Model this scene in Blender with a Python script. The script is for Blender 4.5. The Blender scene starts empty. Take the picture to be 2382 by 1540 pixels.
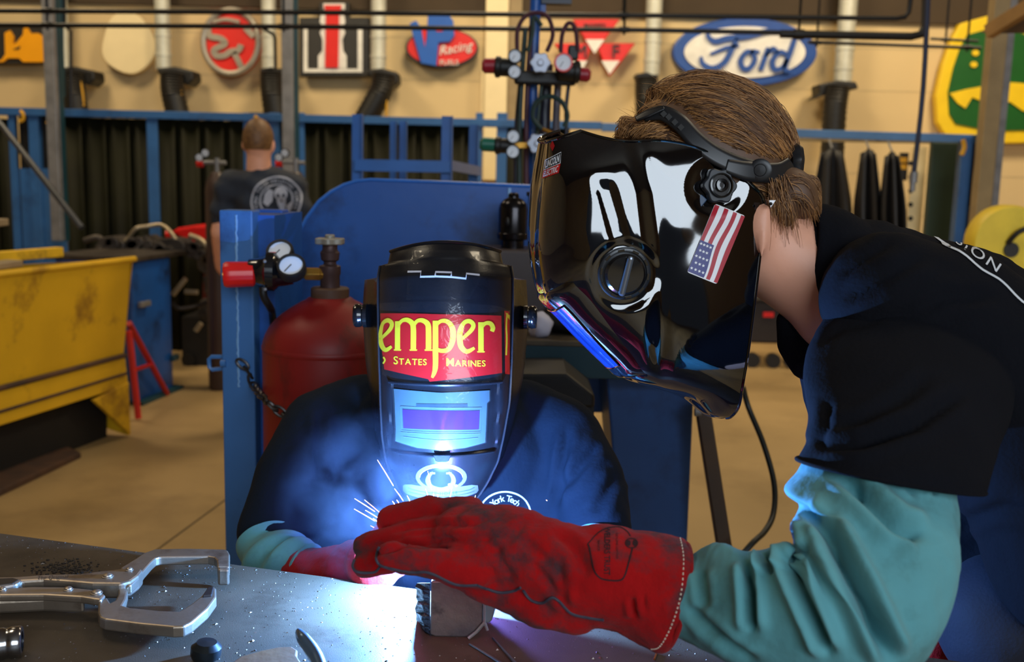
import bpy, bmesh, math, random
from mathutils import Vector, Matrix, noise
from mathutils.bvhtree import BVHTree
random.seed(7)
V = Vector
PI = math.pi
col = bpy.context.scene.collection
scene = bpy.context.scene

# ---------------------------------------------------------------- camera
FPX = 2316.0                                    # focal length for a 2382 px wide frame (35 mm)
CAM = V((0.0, 0.0, 1.43))
pitch, roll = math.radians(8.5), math.radians(1.4)
_R, _U = V((1, 0, 0)), V((0, math.sin(pitch), math.cos(pitch)))
CF = V((0, math.cos(pitch), -math.sin(pitch)))
CR = _R * math.cos(roll) + _U * math.sin(roll)
CU = _U * math.cos(roll) - _R * math.sin(roll)
cd = bpy.data.cameras.new('camera'); cam = bpy.data.objects.new('camera', cd); col.objects.link(cam)
m = Matrix((CR, CU, -CF)).transposed().to_4x4(); m.translation = CAM
cam.matrix_world = m
cd.sensor_width = 36; cd.lens = 35.0; cd.clip_start = .05
cd.dof.use_dof = True; cd.dof.focus_distance = 1.38; cd.dof.aperture_fstop = 5.0
scene.camera = cam

# ---------------------------------------------------------------- world, lights, exposure
def s2l(c):
    c = c / 255.0
    return c / 12.92 if c <= .04045 else ((c + .055) / 1.055) ** 2.4
def rgb(r, g, b): return (s2l(r), s2l(g), s2l(b), 1.0)

w = bpy.data.worlds.new('world'); scene.world = w; w.use_nodes = True
bg = w.node_tree.nodes['Background']; bg.inputs[0].default_value = (.55, .62, .75, 1); bg.inputs[1].default_value = .07
scene.view_settings.view_transform = 'Standard'; scene.view_settings.look = 'None'
scene.view_settings.gamma = 1; scene.view_settings.use_curve_mapping = False
scene.view_settings.exposure = 0.0
scene.cycles.max_bounces = 6
scene.cycles.sample_clamp_indirect = 6
scene.cycles.use_denoising = True
scene.cycles.volume_step_rate = 3.0; scene.cycles.volume_max_steps = 32

def area(name, loc, target, size, power, color):
    l = bpy.data.lights.new(name, 'AREA'); l.shape = 'RECTANGLE'; l.size, l.size_y = size
    l.energy = power; l.color = color
    o = bpy.data.objects.new(name, l); col.objects.link(o); o.location = loc
    o.rotation_euler = (V(target) - V(loc)).to_track_quat('-Z', 'Y').to_euler()
    return o
def point(name, loc, power, color, r):
    l = bpy.data.lights.new(name, 'POINT'); l.energy = power; l.color = color; l.shadow_soft_size = r
    o = bpy.data.objects.new(name, l); col.objects.link(o); o.location = loc
    return o
# daylight through the open roller door behind the camera
area('roller_door_daylight', (2.2, -4.6, 3.1), (1.0, 2.0, 1.2), (5.0, 2.8), 300, (.78, .89, 1.0))
# warm high bay lamps under the roof
for i, x in enumerate((-4.0, 0.0, 4.0)):
    area('high_bay_lamp', (x, 6.6, 5.0), (x, 8.6, 1.6), (1.2, 1.2), (100, 135, 150)[i], (1.0, .80, .52))
for i, x in enumerate((-2.6, 2.4)):
    area('high_bay_lamp', (x, 2.6, 5.0), (x, 2.6, 0.0), (1.0, 1.0), 34, (1.0, .84, .60))

# ---------------------------------------------------------------- pixel -> point helpers (photo frame 2382 x 1540)
def ray(px, py):
    u, v = (px - 1191) / FPX, (py - 770) / FPX
    return CF + CR * u - CU * v
def D(px, py, d):  return CAM + ray(px, py) * d               # at a depth along the view axis
def PY(px, py, y):                                            # on the upright plane at distance y
    r = ray(px, py); return CAM + r * (y / r.y)
def PZ(px, py, z):                                            # on a level plane at height z
    r = ray(px, py); return CAM + r * ((z - CAM.z) / r.z)

ARC = D(982, 1284, 1.355)
point('welding_arc', ARC, 58, (.155, .425, 1.0), .008)
point('violet_fill', D(1085, 1270, 1.39), 6, (.22, .18, 1.0), .012)  # added violet lamp without a seen source, tints the table beside the tube

# ---------------------------------------------------------------- materials
def mat(name, c, rough=.5, metal=0.0, var=.12, scale=8.0, bump=0.0, bscale=60.0, c2=None, coat=0.0, emit=None, estr=0, trans=0.0, alpha=1.0, dirt=None, dscale=3.0, dlev=(.5, .7), sheen=0.0, spec=.5, stretch=None, rvar=0.0, ior=None):
    m = bpy.data.materials.new(name); m.use_nodes = True
    nt = m.node_tree; b = nt.nodes['Principled BSDF']; L = nt.links.new
    cc = rgb(*c)
    if ior: b.inputs['IOR'].default_value = ior; b.inputs['Coat IOR'].default_value = ior
    b.inputs['Roughness'].default_value = rough; b.inputs['Metallic'].default_value = metal
    b.inputs['Coat Weight'].default_value = coat; b.inputs['Coat Roughness'].default_value = .05
    b.inputs['Specular IOR Level'].default_value = spec
    if trans: b.inputs['Transmission Weight'].default_value = trans
    if alpha < 1: b.inputs['Alpha'].default_value = alpha
    if sheen: b.inputs['Sheen Weight'].default_value = sheen; b.inputs['Sheen Roughness'].default_value = .6
    if emit:
        b.inputs['Emission Color'].default_value = rgb(*emit); b.inputs['Emission Strength'].default_value = estr
    tc = nt.nodes.new('ShaderNodeTexCoord'); mp = nt.nodes.new('ShaderNodeMapping')
    L(tc.outputs['Object'], mp.inputs[0])
    if stretch: mp.inputs['Scale'].default_value = stretch
    n = nt.nodes.new('ShaderNodeTexNoise'); n.inputs['Scale'].default_value = scale; n.inputs['Detail'].default_value = 6
    L(mp.outputs[0], n.inputs['Vector'])
    mx = nt.nodes.new('ShaderNodeMix'); mx.data_type = 'RGBA'
    if c2 is None:
        A = tuple(x * (1 - var) for x in cc[:3]) + (1,); B = tuple(min(1, x * (1 + var)) for x in cc[:3]) + (1,)
    else: A, B = cc, rgb(*c2)
    mx.inputs[6].default_value = A; mx.inputs[7].default_value = B
    rp = nt.nodes.new('ShaderNodeMapRange'); rp.inputs[1].default_value = .3; rp.inputs[2].default_value = .7
    L(n.outputs[0], rp.inputs[0]); L(rp.outputs[0], mx.inputs[0])
    out = mx.outputs[2]
    if rvar:
        rr = nt.nodes.new('ShaderNodeMapRange'); rr.inputs[1].default_value = .3; rr.inputs[2].default_value = .7
        rr.inputs[3].default_value = max(0, rough - rvar); rr.inputs[4].default_value = rough + rvar
        L(n.outputs[0], rr.inputs[0]); L(rr.outputs[0], b.inputs['Roughness'])
    if dirt:
        n2 = nt.nodes.new('ShaderNodeTexNoise'); n2.inputs['Scale'].default_value = dscale; n2.inputs['Detail'].default_value = 8; n2.inputs['Roughness'].default_value = .65
        L(mp.outputs[0], n2.inputs['Vector'])
        r2 = nt.nodes.new('ShaderNodeMapRange'); r2.inputs[1].default_value, r2.inputs[2].default_value = dlev
        L(n2.outputs[0], r2.inputs[0])
        m2 = nt.nodes.new('ShaderNodeMix'); m2.data_type = 'RGBA'
        L(r2.outputs[0], m2.inputs[0]); L(out, m2.inputs[6]); m2.inputs[7].default_value = rgb(*dirt)
        out = m2.outputs[2]
    L(out, b.inputs['Base Color'])
    if bump:
        n3 = nt.nodes.new('ShaderNodeTexNoise'); n3.inputs['Scale'].default_value = bscale; n3.inputs['Detail'].default_value = 5
        L(mp.outputs[0], n3.inputs['Vector'])
        bp = nt.nodes.new('ShaderNodeBump'); bp.inputs['Strength'].default_value = bump; bp.inputs['Distance'].default_value = .004
        L(n3.outputs[0], bp.inputs['Height']); L(bp.outputs[0], b.inputs['Normal'])
    return m

# ---------------------------------------------------------------- mesh building
def perp(d):
    d = d.normalized()
    a = V((0, 0, 1)) if abs(d.z) < .9 else V((1, 0, 0))
    x = d.cross(a).normalized(); return x, d.cross(x).normalized()
def smooth_path(pts, k=6):
    pts = [V(p) for p in pts]; out = []
    for i in range(len(pts) - 1):
        p0 = pts[max(i - 1, 0)]; p1 = pts[i]; p2 = pts[i + 1]; p3 = pts[min(i + 2, len(pts) - 1)]
        for j in range(k):
            t = j / k
            out.append(.5 * ((2 * p1) + (p2 - p0) * t + (2 * p0 - 5 * p1 + 4 * p2 - p3) * t * t + (3 * p1 - p0 - 3 * p2 + p3) * t ** 3))
    out.append(pts[-1]); return out
def lerp_tab(tab, x):                                         # piecewise smooth table lookup
    if x <= tab[0][0]: return tab[0][1]
    for (a, fa), (b, fb) in zip(tab, tab[1:]):
        if x <= b:
            t = (x - a) / (b - a); return fa + (fb - fa) * t
    return tab[-1][1]
def sstep(a, b, x):
    if a == b: return 0.0 if x < a else 1.0
    t = min(1, max(0, (x - a) / (b - a))); return t * t * (3 - 2 * t)

class MB:
    def __init__(s): s.v = []; s.f = []; s.mi = []; s.cur = 0
    def add(s, vs, fs):
        o = len(s.v); s.v.extend(V(p) for p in vs); s.f.extend([tuple(i + o for i in f) for f in fs]); s.mi.extend([s.cur] * len(fs)); return o
    def box(s, lo, hi, M=None):
        x0, y0, z0 = lo; x1, y1, z1 = hi
        vs = [V(p) for p in ((x0, y0, z0), (x1, y0, z0), (x1, y1, z0), (x0, y1, z0), (x0, y0, z1), (x1, y0, z1), (x1, y1, z1), (x0, y1, z1))]
        if M is not None: vs = [M @ p for p in vs]
        s.add(vs, [(3, 2, 1, 0), (4, 5, 6, 7), (0, 1, 5, 4), (1, 2, 6, 5), (2, 3, 7, 6), (3, 0, 4, 7)]); return s
    def bar(s, a, b, wx, wy, up=None):                        # rectangular bar from a to b
        a, b = V(a), V(b); d = (b - a).normalized()
        u = V(up) if up is not None else (V((0, 0, 1)) if abs(d.z) < .9 else V((0, 1, 0)))
        x = d.cross(u).normalized(); y = x.cross(d).normalized()
        q = [(-1, -1), (1, -1), (1, 1), (-1, 1)]
        vs = [a + x * (i * wx / 2) + y * (j * wy / 2) for i, j in q] + [b + x * (i * wx / 2) + y * (j * wy / 2) for i, j in q]
        s.add(vs, [(3, 2, 1, 0), (4, 5, 6, 7), (0, 1, 5, 4), (1, 2, 6, 5), (2, 3, 7, 6), (3, 0, 4, 7)]); return s
    def prism(s, poly, vec):                                  # polygon (3-D points) pushed along vec
        n = len(poly); vec = V(vec); poly = [V(p) for p in poly]
        nrm = V((0, 0, 0))
        for i in range(n): nrm += poly[i].cross(poly[(i + 1) % n])
        if nrm.dot(vec) > 0: poly = poly[::-1]
        s.add(poly + [p + vec for p in poly], [tuple(range(n)), tuple(range(2 * n - 1, n - 1, -1))] + [(i, i + n, (i + 1) % n + n, (i + 1) % n) for i in range(n)]); return s
    def rings(s, R, closed=True, caps=True):                  # loft equal rings
        n = len(R[0]); o = s.add([p for r in R for p in r], [])
        fs = []
        for k in range(len(R) - 1):
            for i in range(n if closed else n - 1):
                a = o + k * n + i; b = o + k * n + (i + 1) % n
                fs.append((a, b, b + n, a + n))
        if caps and closed:
            fs.append(tuple(o + i for i in range(n - 1, -1, -1))); fs.append(tuple(o + (len(R) - 1) * n + i for i in range(n)))
        s.f.extend(fs); s.mi.extend([s.cur] * len(fs)); return s
    def tube(s, pts, r, n=10, k=0, caps=True):
        pts = [V(p) for p in pts]
        rs = [r] * len(pts) if not hasattr(r, '__len__') else list(r)
        if k:
            pp = smooth_path([(p.x, p.y, p.z) for p in pts], k); m = len(pp) - 1
            rs = [lerp_tab([(i, x) for i, x in enumerate(rs)], j * (len(rs) - 1) / m) for j in range(m + 1)]; pts = pp
        R = []; x = None
        for i, p in enumerate(pts):
            d = (pts[min(i + 1, len(pts) - 1)] - pts[max(i - 1, 0)]).normalized()
            if x is None: x, y = perp(d)
            else:
                x = (x - d * x.dot(d)).normalized()
            y = d.cross(x)
            R.append([p + (x * math.cos(2 * PI * j / n) + y * math.sin(2 * PI * j / n)) * rs[i] for j in range(n)])
        return s.rings(R, True, caps)
    def cyl(s, a, b, r, n=20, r2=None): return s.tube([a, b], [r, r if r2 is None else r2], n)
    def lathe(s, base, axis, prof, n=28):                     # prof: (radius, height along axis)
        d = V(axis).normalized(); x, y = perp(d); base = V(base)
        return s.rings([[base + d * h + (x * math.cos(2 * PI * j / n) + y * math.sin(2 * PI * j / n)) * max(r, 1e-5) for j in range(n)] for r, h in prof])
    def ell(s, c, ax, n=20, k=12):                            # ellipsoid, ax = three axis vectors
        c = V(c); R = []
        for i in range(k + 1):
            th = PI * i / k; z = math.cos(th); rr = max(math.sin(th), 1e-4)
            R.append([c + ax[0] * (rr * math.cos(2 * PI * j / n)) + ax[1] * (rr * math.sin(2 * PI * j / n)) + ax[2] * z for j in range(n)])
        return s.rings(R)
    def caps(s, pts, rs, n=16):                               # chain of tapered capsules, rounded ends
        for p, r in zip(pts, rs): s.ell(p, (V((r, 0, 0)), V((0, r, 0)), V((0, 0, r))), n, 10)
        for i in range(len(pts) - 1): s.tube([pts[i], pts[i + 1]], [rs[i], rs[i + 1]], n)
        return s
    def grid(s, fn, nu, nv):
        o = s.add([fn(i / nu, j / nv) for i in range(nu + 1) for j in range(nv + 1)], [])
        fs = [(o + i * (nv + 1) + j, o + i * (nv + 1) + j + 1, o + (i + 1) * (nv + 1) + j + 1, o + (i + 1) * (nv + 1) + j) for i in range(nu) for j in range(nv)]
        s.f.extend(fs); s.mi.extend([s.cur] * len(fs)); return s
    def mesh(s, name):
        me = bpy.data.meshes.new(name); me.from_pydata([tuple(p) for p in s.v], [], s.f); me.update()
        return me
    def build(s, name, m, parent=None, smooth=False, bevel=0, fixn=True, solid=0):
        me = s.mesh(name)
        mats = m if isinstance(m, (list, tuple)) else [m]
        for x in mats: me.materials.append(x)
        if len(mats) > 1: me.polygons.foreach_set('material_index', s.mi)
        if fixn:
            b = bmesh.new(); b.from_mesh(me); bmesh.ops.recalc_face_normals(b, faces=b.faces); b.to_mesh(me); b.free()
        return link(name, me, parent, smooth, bevel, solid)

def link(name, me, parent=None, smooth=False, bevel=0, solid=0):
    o = bpy.data.objects.new(name, me); col.objects.link(o)
    if smooth:
        me.polygons.foreach_set('use_smooth', [True] * len(me.polygons))
        if smooth is True: me.set_sharp_from_angle(angle=math.radians(40))
    if solid:
        md = o.modifiers.new('solid', 'SOLIDIFY'); md.thickness = abs(solid); md.offset = -1 if solid > 0 else 1
    if bevel:
        md = o.modifiers.new('bevel', 'BEVEL'); md.width = bevel; md.segments = 2; md.limit_method = 'ANGLE'; md.angle_limit = math.radians(40)
    if parent is not None: par(o, parent)
    return o
def par(o, p):
    o.parent = p
    if p.type == 'EMPTY': o.matrix_parent_inverse = Matrix.Translation(-p.location)
def thing(name, loc, label, cat, group=None):
    o = bpy.data.objects.new(name, None); col.objects.link(o); o.location = loc; o.empty_display_size = .1
    return tag(o, label, cat, group)
def tag(o, label, cat, group=None, kind=None):
    if label: o['label'] = label
    if cat: o['category'] = cat
    if group: o['group'] = group
    if kind: o['kind'] = kind
    return o
def struct(o): o['kind'] = 'structure'; return o
def copy_tree(o, parent=None):
    c = o.copy(); col.objects.link(c)
    if parent is not None: c.parent = parent
    for ch in list(o.children): copy_tree(ch, c)
    return c

def baked(mb, voxel, smooth_it=10, name='body'):              # union of closed shapes -> one smooth skin
    o = link('tmp', mb.mesh('tmp'))
    md = o.modifiers.new('r', 'REMESH'); md.mode = 'VOXEL'; md.voxel_size = voxel; md.use_smooth_shade = True
    if smooth_it:
        ms = o.modifiers.new('s', 'SMOOTH'); ms.factor = .5; ms.iterations = smooth_it
    dg = bpy.context.evaluated_depsgraph_get()
    me = bpy.data.meshes.new_from_object(o.evaluated_get(dg)); me.name = name
    old = o.data; bpy.data.objects.remove(o); bpy.data.meshes.remove(old)
    me.materials.clear(); me.update()
    return me
def displace(me, fn):                                         # fn(co, normal) -> new co
    nn = [v.normal.copy() for v in me.vertices]
    for v, n in zip(me.vertices, nn): v.co = fn(v.co.copy(), n)
    me.update()
def finish(me, m, name, parent=None):
    mats = m if isinstance(m, (list, tuple)) else [m]
    for x in mats: me.materials.append(x)
    return link(name, me, parent, 'plain')
def fbm(p, s, o=4): return noise.fractal(V(p) * s, 1.0, 2.0, o)

# ---------------------------------------------------------------- flat shapes: text, strokes
def text_mesh(body, size=1.0, bold=0.0, shear=0.0, spacing=1.0):
    c = bpy.data.curves.new('t', 'FONT'); c.body = body; c.size = size; c.shear = shear; c.space_character = spacing
    c.align_x = 'CENTER'; c.align_y = 'CENTER'; c.offset = bold; c.resolution_u = 4
    o = bpy.data.objects.new('t', c); col.objects.link(o)
    dg = bpy.context.evaluated_depsgraph_get()
    me = bpy.data.meshes.new_from_object(o.evaluated_get(dg))
    vs = [v.co.copy() for v in me.vertices]; fs = [tuple(p.vertices) for p in me.polygons]
    bpy.data.objects.remove(o); bpy.data.curves.remove(c); bpy.data.meshes.remove(me)
    return vs, fs
def stroke2(pts, wd, k=5):                                    # flat ribbon along a 2-D path -> verts, faces
    pp = smooth_path([(p[0], p[1], 0) for p in pts], k) if k else [V((p[0], p[1], 0)) for p in pts]
    n = len(pp); ws = [wd] * n if not hasattr(wd, '__len__') else [lerp_tab([(i, x) for i, x in enumerate(wd)], j * (len(wd) - 1) / (n - 1)) for j in range(n)]
    vs = []
    for i, p in enumerate(pp):
        d = pp[min(i + 1, n - 1)] - pp[max(i - 1, 0)]; d.z = 0; d.normalize()
        q = V((-d.y, d.x, 0)) * (ws[i] / 2); vs += [p + q, p - q]
    return vs, [(2 * i, 2 * i + 1, 2 * i + 3, 2 * i + 2) for i in range(n - 1)]
def relief(mb, vs, fs, fn, h):                                # flat mesh mapped by fn(x, y, height) and given thickness h
    if h == 0:
        mb.add([fn(p[0], p[1], 0) for p in vs], fs); return
    n = len(vs)
    ed = {}
    for f in fs:
        for i in range(len(f)):
            a, b = f[i], f[(i + 1) % len(f)]
            if (b, a) in ed: del ed[(b, a)]
            else: ed[(a, b)] = 1
    mb.add([fn(p[0], p[1], 0) for p in vs] + [fn(p[0], p[1], h) for p in vs], [tuple(i + n for i in f) for f in fs] + [tuple(reversed(f)) for f in fs] + [(a, b, b + n, a + n) for a, b in ed])
def subdivided(vs, fs, mx):                                   # split edges longer than mx (so that decals follow curved shells)
    b = bmesh.new(); bv = [b.verts.new(tuple(p) if len(p) == 3 else (p[0], p[1], 0)) for p in vs]
    for f in fs:
        try: b.faces.new([bv[i] for i in f])
        except ValueError: pass
    bmesh.ops.triangulate(b, faces=b.faces)
    for _ in range(7):
        e = [x for x in b.edges if x.calc_length() > mx]
        if not e: break
        bmesh.ops.subdivide_edges(b, edges=e, cuts=1); bmesh.ops.triangulate(b, faces=[f for f in b.faces if len(f.verts) > 3])
    b.verts.index_update()
    r = [v.co.copy() for v in b.verts], [tuple(v.index for v in f.verts) for f in b.faces]
    b.free(); return r
def decal(mb, bvh, vs, fs, to_world, direction, lift, mx=None):   # lay a flat outline onto a surface
    if mx: vs, fs = subdivided(vs, fs, mx)
    out = []; ok = []
    d = V(direction).normalized()
    for p in vs:
        q = to_world(p[0], p[1])
        h = bvh.ray_cast(q - d * .5, d)
        if h[0] is None: out.append(q); ok.append(False)
        else:
            n = h[1] if h[1].dot(d) < 0 else -h[1]
            out.append(h[0] + n * lift); ok.append(True)
    keep = []
    for f in fs:
        if all(ok[i] for i in f):
            a, b, c = out[f[0]], out[f[1]], out[f[2]]
            keep.append(tuple(reversed(f)) if (b - a).cross(c - a).dot(d) > 0 else f)
    mb.add(out, keep)
def bvh_of(o):
    me = o.data; return BVHTree.FromPolygons([v.co.copy() for v in me.vertices], [tuple(p.vertices) for p in me.polygons])
def circle2(cx, cy, rx, ry=None, n=32, a0=0, a1=2 * PI):
    ry = rx if ry is None else ry
    return [(cx + rx * math.cos(a0 + (a1 - a0) * i / n), cy + ry * math.sin(a0 + (a1 - a0) * i / n)) for i in range(n)]
def ngon(pts): return [V((p[0], p[1], 0)) for p in pts], [tuple(range(len(pts)))]
def px2(y, off=0.0):                                          # map photo pixels onto the upright plane at distance y, raised by h
    def f(a, b, h):
        p = PY(a, b, y); return V((p.x, y - off - h, p.z))
    return f
# ================================================================ materials
M = {}
M['wall'] = mat('cream_block', (218, 193, 144), .85, var=.06, scale=1.2, bump=.15, bscale=40)
M['upper'] = mat('upper_siding', (66, 52, 34), .8, var=.15, scale=2)
M['roof'] = mat('roof_deck', (120, 112, 100), .8)
M['concrete'] = mat('concrete', (164, 138, 94), .55, var=.12, scale=1.3, bump=.1, bscale=30, dirt=(120, 98, 66), dscale=.9, dlev=(.5, .75), rvar=.1)
M['joint'] = mat('joint', (70, 58, 40), .9)
M['blue'] = mat('blue_paint', (42, 92, 150), .5, var=.14, scale=5, dirt=(28, 58, 100), dscale=4, dlev=(.55, .75))
M['bluedeep'] = mat('blue_paint_worn', (26, 82, 160), .38, var=.14, scale=3, dirt=(18, 42, 84), dscale=4.5, dlev=(.52, .72), bump=.12, bscale=25)
M['bluegreen'] = mat('teal_paint', (20, 62, 74), .5, var=.2, scale=4)
M['black'] = mat('black_rubber', (18, 17, 16), .5)
M['blackpipe'] = mat('black_iron', (22, 20, 18), .42, .3)
M['steel'] = mat('grey_steel', (132, 132, 134), .42, .35, var=.2, scale=12)
M['galv'] = mat('galvanised', (205, 205, 190), .45, .25, var=.12, scale=9)
M['white'] = mat('white_paint', (238, 236, 228), .45)
M['cream'] = mat('cream_board', (246, 226, 176), .5, var=.03)
M['red'] = mat('sign_red', (226, 30, 18), .45, var=.05)
M['orange'] = mat('sign_orange', (252, 170, 10), .45, var=.05)
M['signblack'] = mat('sign_black', (44, 42, 38), .5)
M['silver'] = mat('sign_silver', (168, 160, 146), .4, .4)
M['signblue'] = mat('sign_blue', (28, 94, 190), .45, var=.05)
M['ovalblue'] = mat('oval_blue', (28, 74, 156), .35, var=.08)
M['green'] = mat('sign_green', (20, 92, 30), .45, var=.06)
M['yellow'] = mat('sign_yellow', (246, 208, 28), .45, var=.05)
M['curtain'] = mat('welding_curtain', (24, 24, 9), .65, var=.35, scale=3, spec=.15)
M['yellowcord'] = mat('yellow_cord', (214, 160, 30), .6)
M['maroon'] = mat('maroon_knob', (150, 22, 40), .4)
M['redknob'] = mat('red_knob', (222, 26, 22), .35)
M['greenknob'] = mat('green_knob', (14, 96, 78), .4)
M['gauge'] = mat('gauge_face', (222, 228, 238), .4, var=.04)
M['brass'] = mat('brass', (176, 128, 52), .35, .85, var=.2, scale=20)
M['tan'] = mat('tan_steel', (150, 130, 92), .6)

# ================================================================ room shell
WY = 10.0
def wbox(px0, py0, px1, py1, y, th, mb=None):                 # upright box facing the camera, its front at distance y
    a, b = PY(px0, (py0 + py1) / 2, y), PY(px1, (py0 + py1) / 2, y)
    c, d = PY((px0 + px1) / 2, py0, y), PY((px0 + px1) / 2, py1, y)
    mb = mb or MB(); mb.box((a.x, y, d.z), (b.x, y + th, c.z)); return mb
def pbox(px, py0, py1, y, wd, th, mb=None):                   # upright post, width in metres
    c, d = PY(px, py0, y), PY(px, py1, y); mb = mb or MB()
    x = (c.x + d.x) / 2; mb.box((x - wd / 2, y, d.z), (x + wd / 2, y + th, c.z)); return mb

struct(MB().box((-9, -6, -.1), (9, 10.2, 0)).build('floor', M['concrete']))
struct(MB().box((-9, WY, 0), (9, WY + .2, 3.04)).build('wall_back', M['wall']))
struct(MB().box((-9, WY - .06, 3.04), (9, WY + .2, 5.4)).build('trim_1', M['upper']))
struct(MB().box((-9, -6, 5.4), (9, 10.2, 5.5)).build('ceiling', M['roof']))
struct(MB().box((-9.2, -6, 0), (-9, 10.2, 5.4)).build('wall_left', M['wall']))
struct(MB().box((9, -6, 0), (9.2, 10.2, 5.4)).build('wall_right', M['wall']))
wf = struct(MB().box((-9, -6.2, 0), (-.9, -6, 5.4)).box((5.4, -6.2, 0), (9, -6, 5.4)).box((-.9, -6.2, 4.6), (5.4, -6, 5.4)).build('wall_front', M['wall']))
def floor_joint(a, b, wd):
    a, b = PZ(*a, 0), PZ(*b, 0); d = (b - a).normalized()
    a = a - d * 2; b = b + d * 6
    mb = MB(); mb.bar(a + V((0, 0, .0005)), b + V((0, 0, .0005)), wd, .002); return struct(mb.build('trim_2', M['joint']))
floor_joint((385, 1265), (512, 1172), .008)
# course lines of the block wall
for k, z in enumerate([.4 * i for i in range(1, 8)]):
    struct(MB().box((-9, WY - .003, z - .004), (9, WY + .01, z + .004)).build('trim_%d' % (k + 3), mat('mortar', (196, 178, 138), .9) if k == 0 else bpy.data.materials['mortar']))

# pale steel column on the wall
pil = thing('wall_column', PY(1153, 280, WY - .1), 'broad pale column standing on the cream wall behind the gas manifold', 'column')
wbox(1127, -60, 1180, 420, WY - .14, .14).build('column_face', M['cream'], pil, bevel=.01)
pbox(1196, -40, 420, WY - .1, .12, .1).build('flange', M['tan'], pil)
pbox(1121, 150, 420, WY - .05, .03, .05).build('conduit', M['cream'], pil)

# ================================================================ wall signs (flat boards standing off the wall)
SY = WY - .16
def board(pts, y, th, mb=None):
    mb = mb or MB(); mb.prism([PY(a, b, y) for a, b in pts], (0, th, 0)); return mb
def zz(pts, ox, oy=0, k=3.403): return [(ox + a / k, oy + b / k) for a, b in pts]

s = thing('wall_sign', PY(60, 100, SY), 'black sign board with an orange cut-out shape at the far end of the wall', 'sign')
board([(-60, 52), (136, 52), (136, 148), (-60, 150)], SY, .06).build('backboard', M['signblack'], s, bevel=.01)
board(zz([(-180, 475), (10, 475), (40, 430), (35, 260), (75, 240), (105, 290), (100, 350), (125, 340), (180, 275), (185, 225), (215, 220), (240, 265), (300, 262), (345, 290), (430, 300), (455, 300), (462, 490), (180, 490), (150, 460), (60, 460), (20, 490), (-180, 490)], 0), SY - .03, .03).build('orange_shape', M['orange'], s)
board(zz([(100, 390), (160, 365), (150, 390)], 0), SY - .04, .015).build('black_notch', M['signblack'], s)

s = thing('wall_sign', PY(297, 100, SY), 'cream plaque with wavy edge hanging between the orange and the red round sign', 'sign')
pl = [(297 + (62 + 5 * math.sin(3 * a + .5)) * math.cos(a), 100 + (72 + 4 * math.sin(2 * a)) * math.sin(a)) for a in [2 * PI * i / 40 for i in range(40)]]
board(pl, SY, .08).build('plaque', M['cream'], s, bevel=.012)

s = thing('wall_sign', PY(537, 100, SY), 'red round sign with a silver ring and a springing cat outline', 'sign')
board(circle2(537, 97, 68, 78, 40), SY, .09).build('disc', M['red'], s)
mb = MB(); mb.tube([PY(a, b, SY - .01) for a, b in circle2(537, 97, 64, 74, 41, 0, 2 * PI * 41 / 40)], .03, 8); mb.build('ring', M['silver'], s, True)
mb = MB()
for pts, wd in (([(1650, 215), (1665, 285), (1750, 305), (1785, 350), (1700, 395), (1715, 440), (1780, 440), (1830, 410), (1890, 400), (1912, 355)], 14), ([(1855, 415), (1890, 480), (1920, 545)], 13), ([(1945, 215), (1975, 250), (2015, 290)], 14), ([(1690, 175), (1790, 155), (1900, 175)], 8)):
    vs, fs = stroke2(zz(pts, 0), wd); relief(mb, vs, fs, px2(SY), .025)
mb.build('cat_outline', M['silver'], s)

s = thing('wall_sign', PY(780, 100, SY), 'black and white square sign with a red letter i through its middle', 'sign')
mb = board([(696, 40), (742, 40), (742, 4), (812, 4), (812, 40), (860, 40), (860, 178), (696, 178)], SY, .1); mb.build('backboard', M['signblack'], s, bevel=.01)
mb = MB()
for q in ([(706, 58), (715, 58), (715, 168), (706, 168)], [(832, 58), (843, 58), (843, 168), (832, 168)], [(715, 160), (832, 160), (832, 168), (715, 168)], [(752, 8), (802, 8), (802, 22), (752, 22)],
          [(746, 34), (800, 34), (803, 52), (796, 62), (803, 75), (796, 92), (798, 118), (806, 130), (806, 159), (740, 159), (740, 130), (750, 118), (750, 92), (744, 75), (752, 62), (744, 52)]):
    board(q, SY - .02, .02, mb)
mb.build('white_letter', M['white'], s)
mb = board([(758, 33), (788, 33), (786, 157), (756, 157)], SY - .045, .03); board([(754, 12), (794, 12), (791, 26), (757, 26)], SY - .045, .03, mb); mb.build('red_letter', M['red'], s)

s = thing('wall_sign', PY(1028, 100, SY), 'red oval racing fuel sign with big blue letters V and P', 'sign')
board(circle2(1028, 112, 85, 46, 40), SY, .08).build('backboard', M['signblack'], s)
board(circle2(1028, 110, 80, 42, 40), SY - .02, .03).build('red_oval', M['red'], s)
board(zz([(1200, 185), (1252, 160), (1300, 230), (1332, 330), (1345, 120), (1510, 118), (1545, 160), (1556, 280), (1520, 330), (1430, 336), (1412, 522), (1290, 500)], 600), SY - .06, .05).build('blue_letters', M['signblue'], s, bevel=.006)
for q in ([(1412, 215), (1462, 215), (1462, 248), (1412, 248)], [(1296, 235), (1335, 235), (1322, 370)]): board(zz(q, 600), SY - .068, .01).build('letter_hole', M['red'], s)
mb = MB()
def flat_text(mb, body, cx, cy, size, y, h, rot=0.0, **k):
    vs, fs = text_mesh(body, size, **k); f = px2(y); c, sn = math.cos(rot), math.sin(rot)
    relief(mb, vs, fs, lambda a, b, hh: f(cx + a * c + b * sn, cy - b * c + a * sn, hh), h)
flat_text(mb, 'Racing', 1058, 113, 30, SY - .025, .01, -.18, bold=.012, shear=.35)
flat_text(mb, 'FUELS', 1045, 146, 17, SY - .025, .01, 0, bold=.01)
mb.build('lettering', M['white'], s)

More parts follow.
